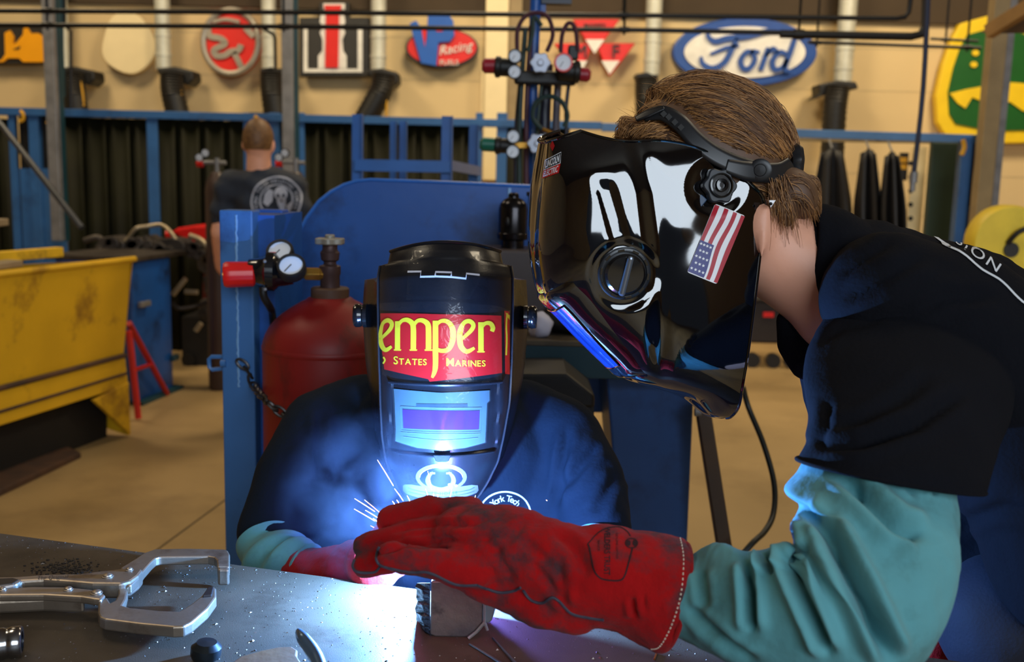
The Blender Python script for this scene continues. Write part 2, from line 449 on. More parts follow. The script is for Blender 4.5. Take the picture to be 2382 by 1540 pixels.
s = thing('wall_sign', PY(1394, 100, SY), 'three red triangles sign with black letters and white striped tips', 'sign')
for pts, tip in (([(790, 152), (1164, 152), (960, 428)], [(893, 312), (1042, 312), (962, 424)]), ([(640, 342), (950, 342), (850, 606)], [(775, 480), (905, 480), (848, 590)]), ([(975, 342), (1288, 342), (1082, 608)], [(1018, 480), (1162, 480), (1082, 588)])):
    board(zz(pts, 1100), SY, .06).build('triangle', M['red'], s, bevel=.008)
    board(zz(tip, 1100), SY - .02, .02).build('white_tip', M['white'], s)
for tx, ty, px_, py_, sz_ in (('M', 0, 1100 + 850 / 3.4, 121, 44), ('F', 0, 1100 + 1130 / 3.4, 121, 44), ('MASSEY', 0, 1100 + 965 / 3.4, 60, 15)):
    mb = MB(); flat_text(mb, tx, px_, py_, sz_, SY - .012, .012, 0, bold=.05); mb.build('lettering', M['signblack'], s)

s = thing('wall_sign', PY(1733, 122, SY), 'white oval sign with a blue rim and blue script lettering', 'sign')
board(circle2(1733, 121, 168, 80, 56), SY, .16).build('rim', M['ovalblue'], s, bevel=.012)
board(circle2(1733, 121, 141, 60, 56), SY - .02, .03).build('white_face', M['white'], s)
mb = MB()
for pts, wd in (([(1714, 90), (1702, 115), (1684, 146), (1657, 160), (1634, 149), (1630, 132)], (9, 12, 14, 14, 11, 5)), ([(1650, 66), (1646, 84), (1662, 97), (1692, 90), (1740, 84), (1790, 72), (1812, 76)], (5, 9, 13, 14, 14, 12, 6)),
                ([(1652, 126), (1688, 112), (1718, 106)], (6, 9, 6)), ([(1752, 122), (1735, 122), (1722, 142), (1728, 160), (1744, 158), (1755, 138), (1748, 120), (1766, 122)], (10, 11, 12, 12, 12, 11, 9, 6)),
                ([(1768, 164), (1778, 136), (1787, 112)], 11), ([(1780, 132), (1796, 114), (1808, 124)], (6, 11, 9)), ([(1830, 128), (1812, 122), (1796, 142), (1800, 162), (1818, 158), (1830, 138)], (9, 11, 12, 12, 11, 8)), ([(1850, 84), (1838, 120), (1824, 160), (1840, 166)], (11, 12, 12, 6))):
    vs, fs = stroke2(pts, wd); relief(mb, vs, fs, px2(SY - .02), .03)
mb.build('script', M['ovalblue'], s)

s = thing('wall_sign', PY(2290, 180, SY), 'green sign with a yellow border and a leaping deer behind the tan post', 'sign')
outer = [(2300, 36), (2235, 54), (2214, 92), (2194, 150), (2178, 222), (2182, 285), (2200, 314), (2300, 334), (2420, 332), (2448, 290), (2456, 220), (2440, 150), (2420, 90), (2400, 52)]
cx, cy = 2318, 185
board(outer, SY, .1).build('border', M['yellow'], s, bevel=.012)
board([(cx + (a - cx) * .80, cy + (b - cy) * .80) for a, b in outer], SY - .02, .03).build('green_field', M['green'], s)
mb = MB()
for q in ([(2210, 217), (2250, 207), (2300, 198), (2330, 190), (2385, 194), (2420, 230), (2405, 262), (2380, 258), (2350, 237), (2300, 242), (2262, 226), (2246, 252), (2228, 240)], [(2318, 120), (2326, 94), (2335, 100), (2330, 128)], [(2316, 138), (2334, 130), (2338, 140), (2320, 148)], circle2(2270, 123, 8, 7, 12), circle2(2266, 150, 8, 7, 12)):
    board(q, SY - .04, .02, mb)
mb.build('leaping_deer', M['yellow'], s)

# ================================================================ exhaust ducts, hoods, hoses
def duct(name_i, px, wpx, hood, hose, cord, lab):
    d = thing('exhaust_duct', PY(px, 170, WY - .3), lab[0], 'duct', 'exhaust ducts along the cream wall')
    a = PY(px, -80, WY - .25); b = PY(px, hood[1] + 4, WY - .25)
    mb = MB(); mb.cyl((b.x, a.y, a.z), b, wpx / 232 / 2 * .98, 20)
    for zk in (.12, .30): mb.cyl((b.x, a.y, b.z + zk), (b.x, a.y, b.z + zk + .03), wpx / 232 / 2 * 1.06, 20)
    mb.build('duct_pipe', M['galv'], d, True)
    h0, h1, h2, h3 = hood
    mb = board([(h0, h1), (h0 + (h2 - h0) * .5, h1 - 4), (h2, h1 + 6), (h2 + 2, h3 - 14), (h2 - 14, h3), (h0 + (h2 - h0) * .55, h1 + 22), (h0 + 6, h1 + 16)], WY - .38, .26); mb.build('hood', M['black'], d, bevel=.02)
    hz = thing('exhaust_hose', PY(hose[0][0], hose[0][1], WY - .4), lab[1], 'hose', 'black exhaust hoses under the duct hoods')
    pts = smooth_path([tuple(PY(x, y, WY - .42)) for x, y in hose], 14)
    r0 = hose_r(hose)
    mb = MB(); mb.tube(pts, [r0 * (1 + .07 * (i % 2)) for i in range(len(pts))], 14); mb.build('corrugated_tube', M['black'], hz, True)
    if cord:
        tag(MB().tube([PY(x, y, WY - .46) for x, y in cord], .012, 6, k=4).build('pull_cord', M['yellowcord'], None, True), lab[2], 'cord', 'yellow pull cords beside the black hoses')
def hose_r(h): return .105
duct(1, 150, 24, (128, 158, 218, 200), [(168, 170), (172, 215), (182, 285)], [(187, 190), (193, 225), (194, 258)], ('pale duct behind the left grey column', 'black hose hanging behind the left grey column', 'yellow cord hanging right of the left grey column'))
duct(2, 381, 34, (362, 158, 448, 200), [(400, 170), (402, 215), (418, 285)], [(415, 192), (422, 225), (424, 262)], ('pale duct hanging between cream plaque and red round sign', 'black hose hanging under the cream plaque and red round sign', 'yellow cord below the hood between plaque and red round sign'))
duct(3, 626, 32, (604, 160, 660, 176), [(632, 168), (634, 215), (644, 290)], None, ('pale duct between red round sign and black square sign', 'black hose falling toward the head of the person at the booths', ''))
duct(4, 880, 34, (850, 162, 925, 206), [(893, 172), (885, 215), (846, 285)], [(898, 200), (899, 240), (899, 285)], ('pale duct between black square sign and blue lettered oval', 'black hose slanting down behind the blue angle frame', 'yellow cord right of the slanting black hose'))
duct(5, 1515, 36, (1480, 172, 1530, 190), [(1504, 180), (1504, 225), (1506, 300)], None, ('pale duct above the brown hair of the bending person', 'black hose hanging just left of the brown hair', ''))
duct(6, 1960, 40, (1992, 190, 1905, 232), [(1950, 200), (1942, 255), (1936, 360)], [(1930, 225), (1926, 270), (1922, 345)], ('pale duct between the blue oval and the green deer sign', 'black hose hanging above the dark aprons on the rail', 'yellow cord left of the hose above the dark aprons'))

# ================================================================ overhead black pipes and columns
def pipe(pts, y, r, lab, hang=()):
    p = thing('overhead_pipe', PY(pts[0][0], pts[0][1], y), lab, 'pipe')
    mb = MB(); mb.tube([PY(a, b, y) for a, b in pts], r, 12); mb.build('pipe_run', M['blackpipe'], p, True)
    for hx, hy in hang:
        q = PY(hx, hy, y); MB().cyl((q.x, q.y, q.z - .03), (q.x, q.y, q.z + 1.2), .008, 8).cyl((q.x - .03, q.y, q.z), (q.x + .03, q.y, q.z), r * 1.25, 12).build('hanger', M['blackpipe'], p, True)
pipe([(-200, 24), (700, 29), (1500, 36), (2085, 43), (2105, 40), (2114, 28), (2118, 0), (2122, -120)], 6.0, .014, 'upper thin black pipe running along the whole wall', [(110, 25), (1450, 35)])
pipe([(-200, 57), (700, 62), (1500, 70), (1820, 76)], 6.05, .014, 'lower thin black pipe running below the upper pipe', [(110, 58), (660, 62), (1452, 69)])
pipe([(1815, 79), (2120, 85), (2142, 80), (2152, 60), (2158, -120)], 6.05, .024, 'thick black pipe turning upward beside the green deer sign', [(1858, 80), ])
pipe([(1880, 98), (2282, 112)], 7.0, .012, 'thin dark rod reaching over to the tan post', [(1900, 99), (2250, 110)])
pipe([(2165, 90), (2275, 96)], 7.2, .010, 'short dark rod above the deer sign border', [(2200, 92)])

def column(px, wpx, y, lab, m_, y1):
    c = thing('steel_column', PY(px, y1, y), lab, 'column')
    k = y / FPX
    pbox(px, -120, y1, y, wpx * k, .1).build('shaft', m_, c, bevel=.004)
    pbox(px + wpx * .75, -120, y1, y + .06, wpx * k * .45, .06).build('side_channel', M['bluegreen'] if wpx < 28 else M['steel'], c)
column(117, 24, 7.6, 'grey steel column in front of the orange sign', M['steel'], 560)
column(668, 24, 7.6, 'grey steel column in front of the black square sign', M['steel'], 560)
column(2306, 34, 6.6, 'tan steel post in front of the green deer sign', M['tan'], 700)
c = thing('equipment_drop', PY(150, 100, 7.8), 'dark conduit drop with dangling fittings beside left grey column', 'conduit')
MB().tube([PY(a, b, 7.8) for a, b in [(150, -60), (150, 60), (158, 66), (165, 72), (165, 250)]], .012, 8).build('conduit', M['blackpipe'], c, True)
MB().tube([PY(a, b, 7.8) for a, b in [(140, -60), (142, 120), (146, 225)]], .022, 8).build('hose', M['bluegreen'], c, True)
c = thing('equipment_drop', PY(640, 100, 7.8), 'dark conduit drop bending beside the second grey column', 'conduit')
MB().tube([PY(a, b, 7.8) for a, b in [(612, 66), (636, 80), (640, 90), (641, 160)]], .012, 8).build('conduit', M['blackpipe'], c, True)
MB().tube([PY(a, b, 7.8) for a, b in [(686, -60), (688, 120), (686, 255)]], .022, 8).build('hose', M['bluegreen'], c, True)
p0 = PY(2161, -60, 5.0); p1 = PY(2124, 425, 5.0)
c = thing('hanging_cord', p1, 'blue-black cord dropping from above to a small plug near the green panel', 'cord')
MB().tube([PY(2161, -60, 5.0), PY(2148, 200, 5.0), PY(2126, 400, 5.0)], .013, 8, k=4).build('cord', mat('cord_blue', (34, 40, 62), .5), c, True)
MB().cyl(PY(2126, 400, 5.0), PY(2124, 425, 5.0), .02, 10).cyl(PY(2123, 425, 5.0), PY(2122, 445, 5.0), .014, 10).build('plug', M['steel'], c, True)
c = thing('mezzanine_shelf', PY(2350, 60, 5.5), 'brown overhead shelf jutting in at the upper corner beside the tan post', 'shelf')
MB().prism([PY(2300, 78, 5.5), PY(2560, 76, 5.0), PY(2560, -90, 5.0), PY(2390, 15, 5.3)], (0, .1, .02)).build('deck', mat('brown_board', (96, 70, 38), .7), c)
MB().bar(PY(2300, 74, 5.5), PY(2420, 0, 5.2), .05, .07).build('edge_beam', mat('brown_edge', (150, 112, 58), .7), c)
# ================================================================ welding booths along the back
BY = 8.0
def booth_post(px, y0, y1, wpx, y=BY, th=.06, parent=None, m_=None):
    pbox(px, y0, y1, y, wpx * y / FPX, th).build('post', m_ or M['blue'], parent, bevel=.004)
bt = thing('booth_frame', (0, BY, 0), 'long blue steel booth frame with top rail in front of the cream wall', 'booth')
a, b = PY(-260, 256, BY), PY(1400, 290, BY)
MB().box((a.x, BY - .02, (a.z + b.z) / 2 - .028), (b.x, BY + .05, (a.z + b.z) / 2 + .032)).build('top_rail', M['blue'], bt, bevel=.004)
for px, wd in ((43, 15), (93, 24), (152, 13), (363, 25), (577, 12), (641, 24), (703, 13), (1108, 16), (1160, 24)):
    booth_post(px, 262, 1010, wd, parent=bt)
for px0, px1 in ((46, 88), (97, 152), (580, 636), (646, 702)):
    wbox(px0, 392, px1, 800, BY + .02, .03).build('lower_panel', M['blue'], bt)
    wbox(px0, 262, px1, 392, BY + .06, .02).build('dark_window', M['signblack'] if False else M['black'], bt)
for i, (px, py, t) in enumerate(((48, 268, 'yellow numeral hook at the left end of booth rail'), (111, 272, 'yellow numeral hook beside the left grey column'), (593, 280, 'yellow numeral hook just above the head at the booths'), (661, 284, 'yellow numeral hook under the second grey column'))):
    q = PY(px, py, BY - .04)
    MB().tube([q + V((0, 0, .03)), q + V((.02, -.005, .015)), q + V((.02, 0, -.03)), q + V((-.01, 0, -.05))], .014, 8, k=3).build('hook', M['yellowcord'], bt, True)
strip_me = None
def curtain(px0, px1, y0, y1, n, lab, y=BY + .05):
    global strip_me
    r = thing('strip_curtain', PY((px0 + px1) / 2, y1, y), lab, 'curtain', 'dark strip curtains closing the welding booths')
    xs0, xs1 = PY(px0, y0, y).x, PY(px1, y0, y).x; z0, z1 = PY((px0 + px1) / 2, y1, y).z, PY((px0 + px1) / 2, y0, y).z
    wd = (xs1 - xs0) / n
    for i in range(n):
        x = xs0 + wd * (i + .5); mb = MB(); yy = y + (.012 if i % 2 else 0)
        mb.rings([[V((x + wd * .74 * u, yy + .03 * u * u * (1 if i % 2 else -1), z)) for u in (-1, -.5, 0, .5, 1)] for z in (z0, z1)], closed=False, caps=False)
        mb.build('strip', M['curtain'], r, 'plain', solid=.004)
curtain(-150, 38, 275, 1000, 7, 'dark strip curtain at the left end of the booths')
curtain(158, 352, 275, 1000, 7, 'dark strip curtain between the paired windows and the wide blue post')
curtain(374, 572, 280, 1000, 7, 'dark strip curtain left of the person at the booths')
curtain(708, 1102, 285, 1000, 14, 'dark strip curtain behind the blue angle frame')
curtain(1168, 1320, 290, 1000, 6, 'dark strip curtain behind the gas manifold')

# right run of the booths
br = thing('booth_frame', PY(2090, 320, 6.8), 'pale blue rail and window panel in front of the green deer sign', 'booth')
a, b = PY(1400, 296, 6.8), PY(2318, 325, 6.8); 
MB().bar(a, b, .05, .055).build('top_rail', mat('pale_blue', (88, 134, 186), .45), br, bevel=.004)
MB().bar(PY(1500, 318, 7.3), PY(2300, 334, 7.3), .03, .02).build('lower_rail', M['tan'], br)
wbox(2222, 326, 2310, 392, 6.85, .03)
for px in (2222, 2292): booth_post(px, 318, 1000, 24, 6.75, .08, br)
wbox(2232, 480, 2284, 900, 6.8, .03).build('lower_panel', M['blue'], br)
wbox(2232, 322, 2284, 480, 6.85, .02).build('dark_window', mat('window_navy', (30, 38, 70), .4), br)
q = PY(2240, 325, 6.7); MB().tube([q, q + V((.015, 0, -.05)), q + V((0, 0, -.1))], .016, 8, k=3).build('hook', M['yellowcord'], br, True)
tag(wbox(2146, 330, 2210, 900, 7.2, .06).build('green_panel', mat('dark_green_panel', (38, 56, 44), .5), None, bevel=.01), 'dark green panel standing left of the pale blue window frame', 'panel')
t = thing('slotted_post', PY(2125, 600, 7.4), 'cream slotted upright beside the dark aprons', 'post')
pbox(2118, 340, 900, 7.4, .1, .04).build('upright', M['cream'], t)
for k in range(7):
    q = PY(2118, 380 + k * 32, 7.39); MB().cyl(q, q + V((0, -.006, 0)), .018, 10).build('slot', M['black'], t)
t = thing('wall_tags', PY(2102, 375, 7.5), 'two yellow tags on a dark box beside the aprons', 'tag')
wbox(2096, 355, 2112, 420, 7.5, .05).build('box', M['black'], t)
for yy in (372, 388): wbox(2092, yy - 6, 2110, yy + 6, 7.47, .02).build('tag_plate', M['yellowcord'], t)
def apron(px0, px1, y0, y1, lab, ph):
    y = 7.0
    def f(u, v):
        px = px0 + (px1 - px0) * (u - .5) * (.55 + .45 * min(1, v * 2.2)) + (px1 - px0) * .5; py = y0 + (y1 - y0) * v + 24 * abs(u - .5) * (1 - v)
        p = PY(px, py, y); p.y += .05 * math.sin(u * 14 + ph) * (.3 + v); return p
    mb = MB(); mb.grid(f, 26, 10)
    r = thing('welding_apron', PY(px0, y1, y), lab, 'apron', 'dark aprons hanging on the right rail')
    mb.build('cloth', mat('dark_leather', (30, 28, 28), .55) if 'dark_leather' not in bpy.data.materials else bpy.data.materials['dark_leather'], r, True, solid=.006)
    q = PY((px0 + px1) / 2, y0, y); MB().tube([q, q + V((0, .1, .08)), q + V((0, .3, .10))], .008, 6).build('hanger_hook', M['steel'], r, True)
apron(1886, 1985, 345, 620, 'black apron nearest the brown hair on the rail', 0)
apron(1990, 2052, 345, 620, 'black apron in the middle of the rail', 1.7)
apron(2046, 2104, 352, 620, 'black apron next to the cream slotted upright', 3.1)

# yellow reel behind the bending person's back
t = thing('yellow_reel', PY(2345, 560, 4.6), 'yellow round reel behind the back of the bending person', 'reel')
q = PY(2352, 566, 4.6); MB().lathe(q + V((0, .12, 0)), (0, -1, 0), [(.02, 0), (.165, 0), (.175, .02), (.175, .1), (.165, .12), (.02, .122)], 36).build('drum', mat('reel_yellow', (240, 208, 60), .5), t, True)
MB().tube([q + V((-.02, -.01, 0)), q + V((.02, -.04, .06)), q + V((.13, -.05, .09)), q + V((.25, 0, .04))], .012, 8, k=5).build('cable', M['black'], t, True)
MB().cyl(q + V((0, -.002, -.03)), q + V((0, -.012, -.03)), .035, 16).build('hub_label', M['signblack'], t)
MB().box((q.x - .12, q.y + .05, .0), (q.x + .12, q.y + .1, q.z - .1)).build('stand', M['blue'], t)

# ================================================================ blue angle frame, manifold
t = thing('angle_frame', PY(965, 420, 4.6), 'bright blue angle iron frame standing behind the rounded blue plate', 'frame')
fm = mat('frame_blue', (38, 98, 178), .4, var=.12, scale=6)
def angle(px, y0, y1, y, wpx):
    k = y / FPX; c, d = PY(px, y0, y), PY(px, 380, y); d.z = 0; mb = MB(); x_ = (c.x + d.x) / 2; mb.box((x_ - wpx * k / 2, y, 0), (x_ + wpx * k / 2, y + .008, c.z))
    mb.box(((c.x + d.x) / 2 + wpx * k * .42, y - .03, d.z), ((c.x + d.x) / 2 + wpx * k * .5, y + .01, c.z)); return mb
for px, y0, y1, wp in ((832, 266, 640, 26), (1040, 270, 640, 26)): angle(px, y0, y1, 4.4, wp).build('upright', fm, t)
for px, y0, y1, wp in ((915, 282, 640, 16), (938, 282, 640, 18), (1102, 290, 640, 22)): angle(px, y0, y1, 5.1, wp).build('upright', fm, t)
a, b = PY(826, 384, 4.38), PY(1048, 388, 4.38); MB().bar(a, b, .03, .05).build('crossbar', fm, t)
a, b = PY(1040, 384, 4.45), PY(1112, 398, 5.1); MB().bar(a, b, .03, .045).build('crossbar', fm, t)

MY = 3.9
def star_wheel(c, axis, r, m_, name, parent, hub=True):
    d = V(axis).normalized(); x, y = perp(d); pts = []
    for i in range(60):
        a = 2 * PI * i / 60; rr = r * (1 + .09 * math.cos(a * 6)); pts.append(V(c) + x * (rr * math.cos(a)) + y * (rr * math.sin(a)))
    mb = MB(); mb.prism(pts, d * r * .45)
    if hub: mb.cyl(V(c), V(c) + d * r * .7, r * .35, 14)
    return mb.build(name, m_, parent, True, bevel=r * .08)
def gauge(c, axis, r, parent, m_=None):
    d = V(axis).normalized()
    g = MB().lathe(V(c), d, [(r * .6, 0), (r, .1 * r), (r, .75 * r), (r * .96, .85 * r), (r * .82, .85 * r), (r * .82, .7 * r), (.001, .7 * r)], 28).build('gauge', m_ or M['black'], parent, True)
    MB().lathe(V(c) + d * .7 * r, d, [(.001, .012 * r), (r * .8, .012 * r), (r * .8, 0), (.001, 0)], 24).build('gauge_face', M['gauge'], g, True)
    x, y = perp(d)
    MB().bar(V(c) + d * .74 * r - y * .1 * r, V(c) + d * .74 * r + (x * .4 + y * .5) * r, r * .06, r * .03, up=d).build('needle', M['black'], g)
    return g
t = thing('gas_manifold', PY(1255, 430, MY), 'gas manifold column of pipes and hoses between the red and blue signs', 'manifold')
mm = {'dk': mat('manifold_navy', (24, 26, 44), .4), 'hose_g': mat('hose_green', (28, 52, 50), .5), 'hose_r': mat('hose_maroon', (70, 30, 44), .5)}
for nm, px0, px1, y0, y1, wpx, mk, dy in (('pipe', 1248, 1240, -40, 440, 26, M['bluedeep'], 0), ('pipe', 1272, 1270, 150, 440, 30, mm['dk'], .05), ('pipe', 1300, 1296, 160, 440, 18, mat('pipe_grey', (92, 88, 100), .5), .02), ('hose', 1222, 1208, 70, 440, 12, mm['hose_g'], -.05), ('hose', 1236, 1224, 60, 440, 12, mm['hose_r'], -.05), ('hose', 1262, 1246, 175, 440, 9, mm['hose_g'], -.06), ('hose', 1326, 1318, 175, 330, 9, mm['dk'], -.04), ('hose', 1212, 1200, 180, 440, 12, mm['dk'], -.03)):
    MB().tube([PY(px0, y0, MY + dy), PY((px0 + px1) / 2 - 5, (y0 + y1) / 2, MY + dy), PY(px1, y1, MY + dy)], wpx * MY / FPX / 2, 10, k=5).build(nm, mk, t, True)
for pts, mk, r in (([(1203, 118), (1204, 70), (1222, 38), (1250, 30), (1275, 40), (1286, 80), (1272, 120)], mm['hose_r'], .008), ([(1304, 122), (1308, 80), (1322, 54), (1338, 66), (1344, 118)], mm['hose_r'], .008), ([(1228, 120), (1238, 80), (1242, 40), (1260, 60)], mm['hose_g'], .008), ([(1260, 300), (1240, 275), (1246, 240), (1275, 224), (1306, 236), (1320, 268), (1312, 295)], mm['hose_g'], .009), ([(1262, 300), (1285, 312), (1300, 330)], M['brass'], .008)):
    MB().tube([PY(a, b, MY - .1) for a, b in pts], r, 8, k=5).build('hose', mk, t, True)
pbox(1255, -60, 30, MY, .05, .05).build('top_bracket', M['bluedeep'], t); wbox(1260, -20, 1330, 8, MY - .02, .05).build('top_bracket', mm['dk'], t)
def manifold_reg(knob, body, gs, km, sgn, ring=None):
    y = MY - .12
    k0, k1 = PY(*knob[0], y), PY(*knob[1], y)
    r = knob[2] * y / FPX
    g = MB().lathe(k0, k1 - k0, [(r * .6, 0), (r, .01), (r, (k1 - k0).length)], 20).build('adjusting_knob', km, t, True)
    b0, b1 = PY(*body[0], y), PY(*body[1], y); rb = body[2] * y / FPX
    MB().lathe(b0, b1 - b0, [(rb * .7, 0), (rb, .006), (rb, .02), (rb * .85, .025), (rb * .85, (b1 - b0).length), (rb * .4, (b1 - b0).length + .01)], 20).build('regulator_body', M['black'], t, True)
    for gx, gy in gs: gauge(PY(gx, gy, y - .03), (0, -1, 0), 16 * y / FPX, t)
manifold_reg(((1121, 153), (1153, 153), 17), ((1150, 155), (1196, 158), 24), ((1198, 132), (1197, 168)), M['maroon'], 1)
manifold_reg(((1374, 175), (1350, 173), 16), ((1350, 168), (1300, 165), 25), (), M['maroon'], -1)
manifold_reg(((1116, 335), (1150, 337), 16), ((1150, 338), (1190, 340), 20), ((1194, 318), (1193, 353)), M['greenknob'], 1)
g = gauge(PY(1310, 147, MY - .2), (0, -1, 0), 20 * MY / FPX, t, M['redknob'])
star_wheel(PY(1257, 147, MY - .16), (0, -1, 0), 21 * MY / FPX, mat('wheel_alu', (150, 154, 166), .4, .6), 'star_handwheel', t)
star_wheel(PY(1250, 334, MY - .16), (0, -1, 0), 21 * MY / FPX, bpy.data.materials['wheel_alu'], 'star_handwheel', t)
wbox(1322, 104, 1346, 138, MY - .1, .06).build('switch_box', M['black'], t, bevel=.006)
MB().bar(PY(1196, 180, MY - .08), PY(1340, 184, MY - .08), .04, .05).build('cross_pipe', M['black'], t, bevel=.01)
MB().bar(PY(1190, 338, MY - .08), PY(1262, 338, MY - .08), .02, .02).build('cross_pipe', M['brass'], t)
wbox(1222, 362, 1300, 520, MY + .06, .02).build('back_plate', M['bluedeep'], t)

# ================================================================ person at the booths (seen from behind)
skin = mat('skin', (232, 168, 138), .5, var=.06, scale=14, bump=.05, bscale=200)
hairm = mat('brown_hair', (128, 90, 52), .55, c2=(84, 56, 32), scale=40, bump=.4, bscale=90)
tee_dk = mat('charcoal_tee', (34, 42, 56), .8, var=.1, scale=6, bump=.2, bscale=12)
jeans_dk = mat('dark_jeans', (36, 40, 54), .85)
PYY = 5.4
def pp(px, py, dy=0.0): return PY(px, py, PYY + dy)
hx = pp(601, 330)
mb = MB()
mb.ell(hx + V((0, .01, .005)), (V((.078, 0, 0)), V((0, .095, 0)), V((0, 0, .115))))
mb.caps([hx + V((0, .0, -.05)), pp(603, 412, .02)], [.062, .07])
mb.caps([pp(603, 420, .02), pp(606, 470, .03), pp(606, 580, .03), pp(606, 680, .03)], [.08, .12, .12, .10])
for sx in (-1, 1):
    mb.ell(hx + V((.08 * sx, 0, -.02)), (V((.013, 0, 0)), V((0, .02, 0)), V((0, 0, .033))), 10, 8)
    sh = pp(606 + sx * 72, 436, .03); el = pp(606 + sx * 97, 540, .02); wr = pp(606 + sx * 92, 620, .22); hd = pp(606 + sx * 84, 628, .3)
    mb.caps([sh, el, wr, hd], [.05, .045, .035, .04])
    for fk in range(4): mb.caps([hd, hd + V((.012 * (fk - 1.5), .06, -.01)), hd + V((.012 * (fk - 1.5), .09, -.03))], [.02, .010, .009], 8)
    mb.caps([hd, hd + V((-sx * .04, .03, .01))], [.02, .011], 8)
    hip = pp(606 + sx * 34, 720, .03); kn = pp(606 + sx * 45, 870, .03); an = pp(606 + sx * 48, 1015, .05)
    mb.caps([hip, kn, an, an + V((0, .14, -.03))], [.07, .055, .045, .04])
bp = finish(baked(mb, .012, 8, 'body'), skin, 'person')
tag(bp, 'person seen from behind in a dark tee with skull emblem, facing the booths', 'person')
mb = MB(); mb.ell(hx + V((0, -.004, .014)), (V((.082, 0, 0)), V((0, .096, 0)), V((0, 0, .112))), 28, 18)
me = mb.mesh('hair'); b = bmesh.new(); b.from_mesh(me)
bmesh.ops.delete(b, geom=[v for v in b.verts if v.co.z < hx.z - .045], context='VERTS'); b.to_mesh(me); b.free()
me.materials.append(hairm); link('hair', me, bp, 'plain')
mb = MB()
mb.caps([pp(603, 412, .02), pp(606, 470, .03), pp(606, 560, .03), pp(606, 690, .03), pp(606, 730, .03)], [.075, .142, .146, .142, .14])
for sx in (-1, 1):
    mb.caps([pp(606, 440, .03), pp(606 + sx * 72, 436, .03), pp(606 + sx * 93, 500, .02)], [.13, .085, .072])
me = baked(mb, .012, 6, 'tshirt')
displace(me, lambda c, n: c + n * (.006 * math.sin(c.z * 55 + c.x * 22) + .012 * fbm(c, 7)))
ts = finish(me, tee_dk, 'tshirt', bp)
bv = bvh_of(ts); mb = MB(); dd = (0, 1, 0)
tw = lambda a, b_: PY(a, b_, PYY - .3)
c0 = (619, 468)
def ringdec(r0, r1):
    n = 48; vs = circle2(c0[0], c0[1], r0, None, n) + circle2(c0[0], c0[1], r1, None, n); fs = [(i, (i + 1) % n, n + (i + 1) % n, n + i) for i in range(n)]
    decal(mb, bv, [V((p[0], p[1], 0)) for p in vs], fs, tw, dd, .003, 8)
ringdec(59, 55); ringdec(39, 36)
for i, ch in enumerate('YORK TECH WELDING SCHOOL'):
    if ch == ' ': continue
    a = PI * (1.12 - i * 1.26 / 23 * 1.0); vs, fs = text_mesh(ch, 13, bold=.02)
    ca = a - PI / 2
    decal(mb, bv, [V((c0[0] + 47 * math.cos(a) + p.x * math.cos(ca) - p.y * math.sin(ca), c0[1] - 47 * math.sin(a) - p.x * math.sin(ca) - p.y * math.cos(ca), 0)) for p in vs], fs, tw, dd, .003, 6)
decal(mb, bv, *ngon(circle2(628, 452, 15, 18, 24)), tw, dd, .003, 6)
decal(mb, bv, *ngon([(616, 466), (640, 466), (638, 482), (634, 492), (622, 492), (618, 482)]), tw, dd, .003, 6)
decal(mb, bv, *ngon([(600, 440), (612, 446), (608, 470), (598, 482), (588, 474), (592, 452)]), tw, dd, .003, 6)
decal(mb, bv, *ngon([(640, 480), (656, 470), (652, 490), (640, 500)]), tw, dd, .003, 6)
mb.build('skull_emblem', mat('print_grey', (176, 180, 196), .8), ts, fixn=False)
mb = MB(); decal(mb, bv, *ngon(circle2(621, 456, 3.4, 4.4, 12)), tw, dd, .004, 6); decal(mb, bv, *ngon(circle2(634, 456, 3.4, 4.4, 12)), tw, dd, .004, 6); decal(mb, bv, *ngon([(627, 463), (630, 470), (624, 470)]), tw, dd, .004, 6)
for k in range(4): decal(mb, bv, *ngon([(619 + k * 5, 480), (620.2 + k * 5, 480), (620.2 + k * 5, 490), (619 + k * 5, 490)]), tw, dd, .004, 6)
mb.build('skull_sockets', tee_dk, ts, fixn=False)
mb = MB()
mb.caps([pp(606, 690, .03), pp(606, 720, .03)], [.135, .13])
for sx in (-1, 1): mb.caps([pp(606 + sx * 38, 715, .03), pp(606 + sx * 45, 870, .03), pp(606 + sx * 48, 1005, .04)], [.105, .085, .075])
finish(baked(mb, .014, 6, 'jeans'), jeans_dk, 'jeans', bp)
for sx in (-1, 1):
    an = pp(606 + sx * 48, 1025, .06); an.z = .045
    MB().ell(an + V((0, .06, 0)), (V((.05, 0, 0)), V((0, .14, 0)), V((0, 0, .045))), 16, 10).build('shoe', M['black'], bp, True)

# small bottles with regulators either side of that person
for px, dx, lab in ((505, 1, 'dark gas bottle with small silver gauges left of the person at the booths'), (688, 1, 'dark gas bottle with silver valve right of the person at the booths')):
    y = 6.6; c = PY(px, 400, y); t = thing('gas_bottle', (c.x, y, 0), lab, 'gas bottle', 'gas bottles standing by the booths')
    MB().lathe((c.x, y, 0), (0, 0, 1), [(.075, 0), (.08, .02), (.08, c.z - .12), (.07, c.z - .06), (.04, c.z - .01), (.03, c.z)], 24).build('shell', mat('bottle_brown', (62, 46, 42), .45) if 'bottle_brown' not in bpy.data.materials else bpy.data.materials['bottle_brown'], t, True)
    MB().cyl((c.x, y, c.z), (c.x, y, c.z + .09), .018, 10).cyl((c.x - .09, y, c.z + .06), (c.x + .06, y, c.z + .06), .014, 10).build('valve', M['steel'], t, True)
    gauge((c.x - .06, y - .03, c.z + .12), (0, -1, 0), .028, t); gauge((c.x - .10, y - .03, c.z + .09), (0, -1, 0), .028, t)
    MB().cyl((c.x - .13, y, c.z + .05), (c.x - .09, y, c.z + .05), .022, 12).build('adjusting_knob', M['redknob'], t, True)
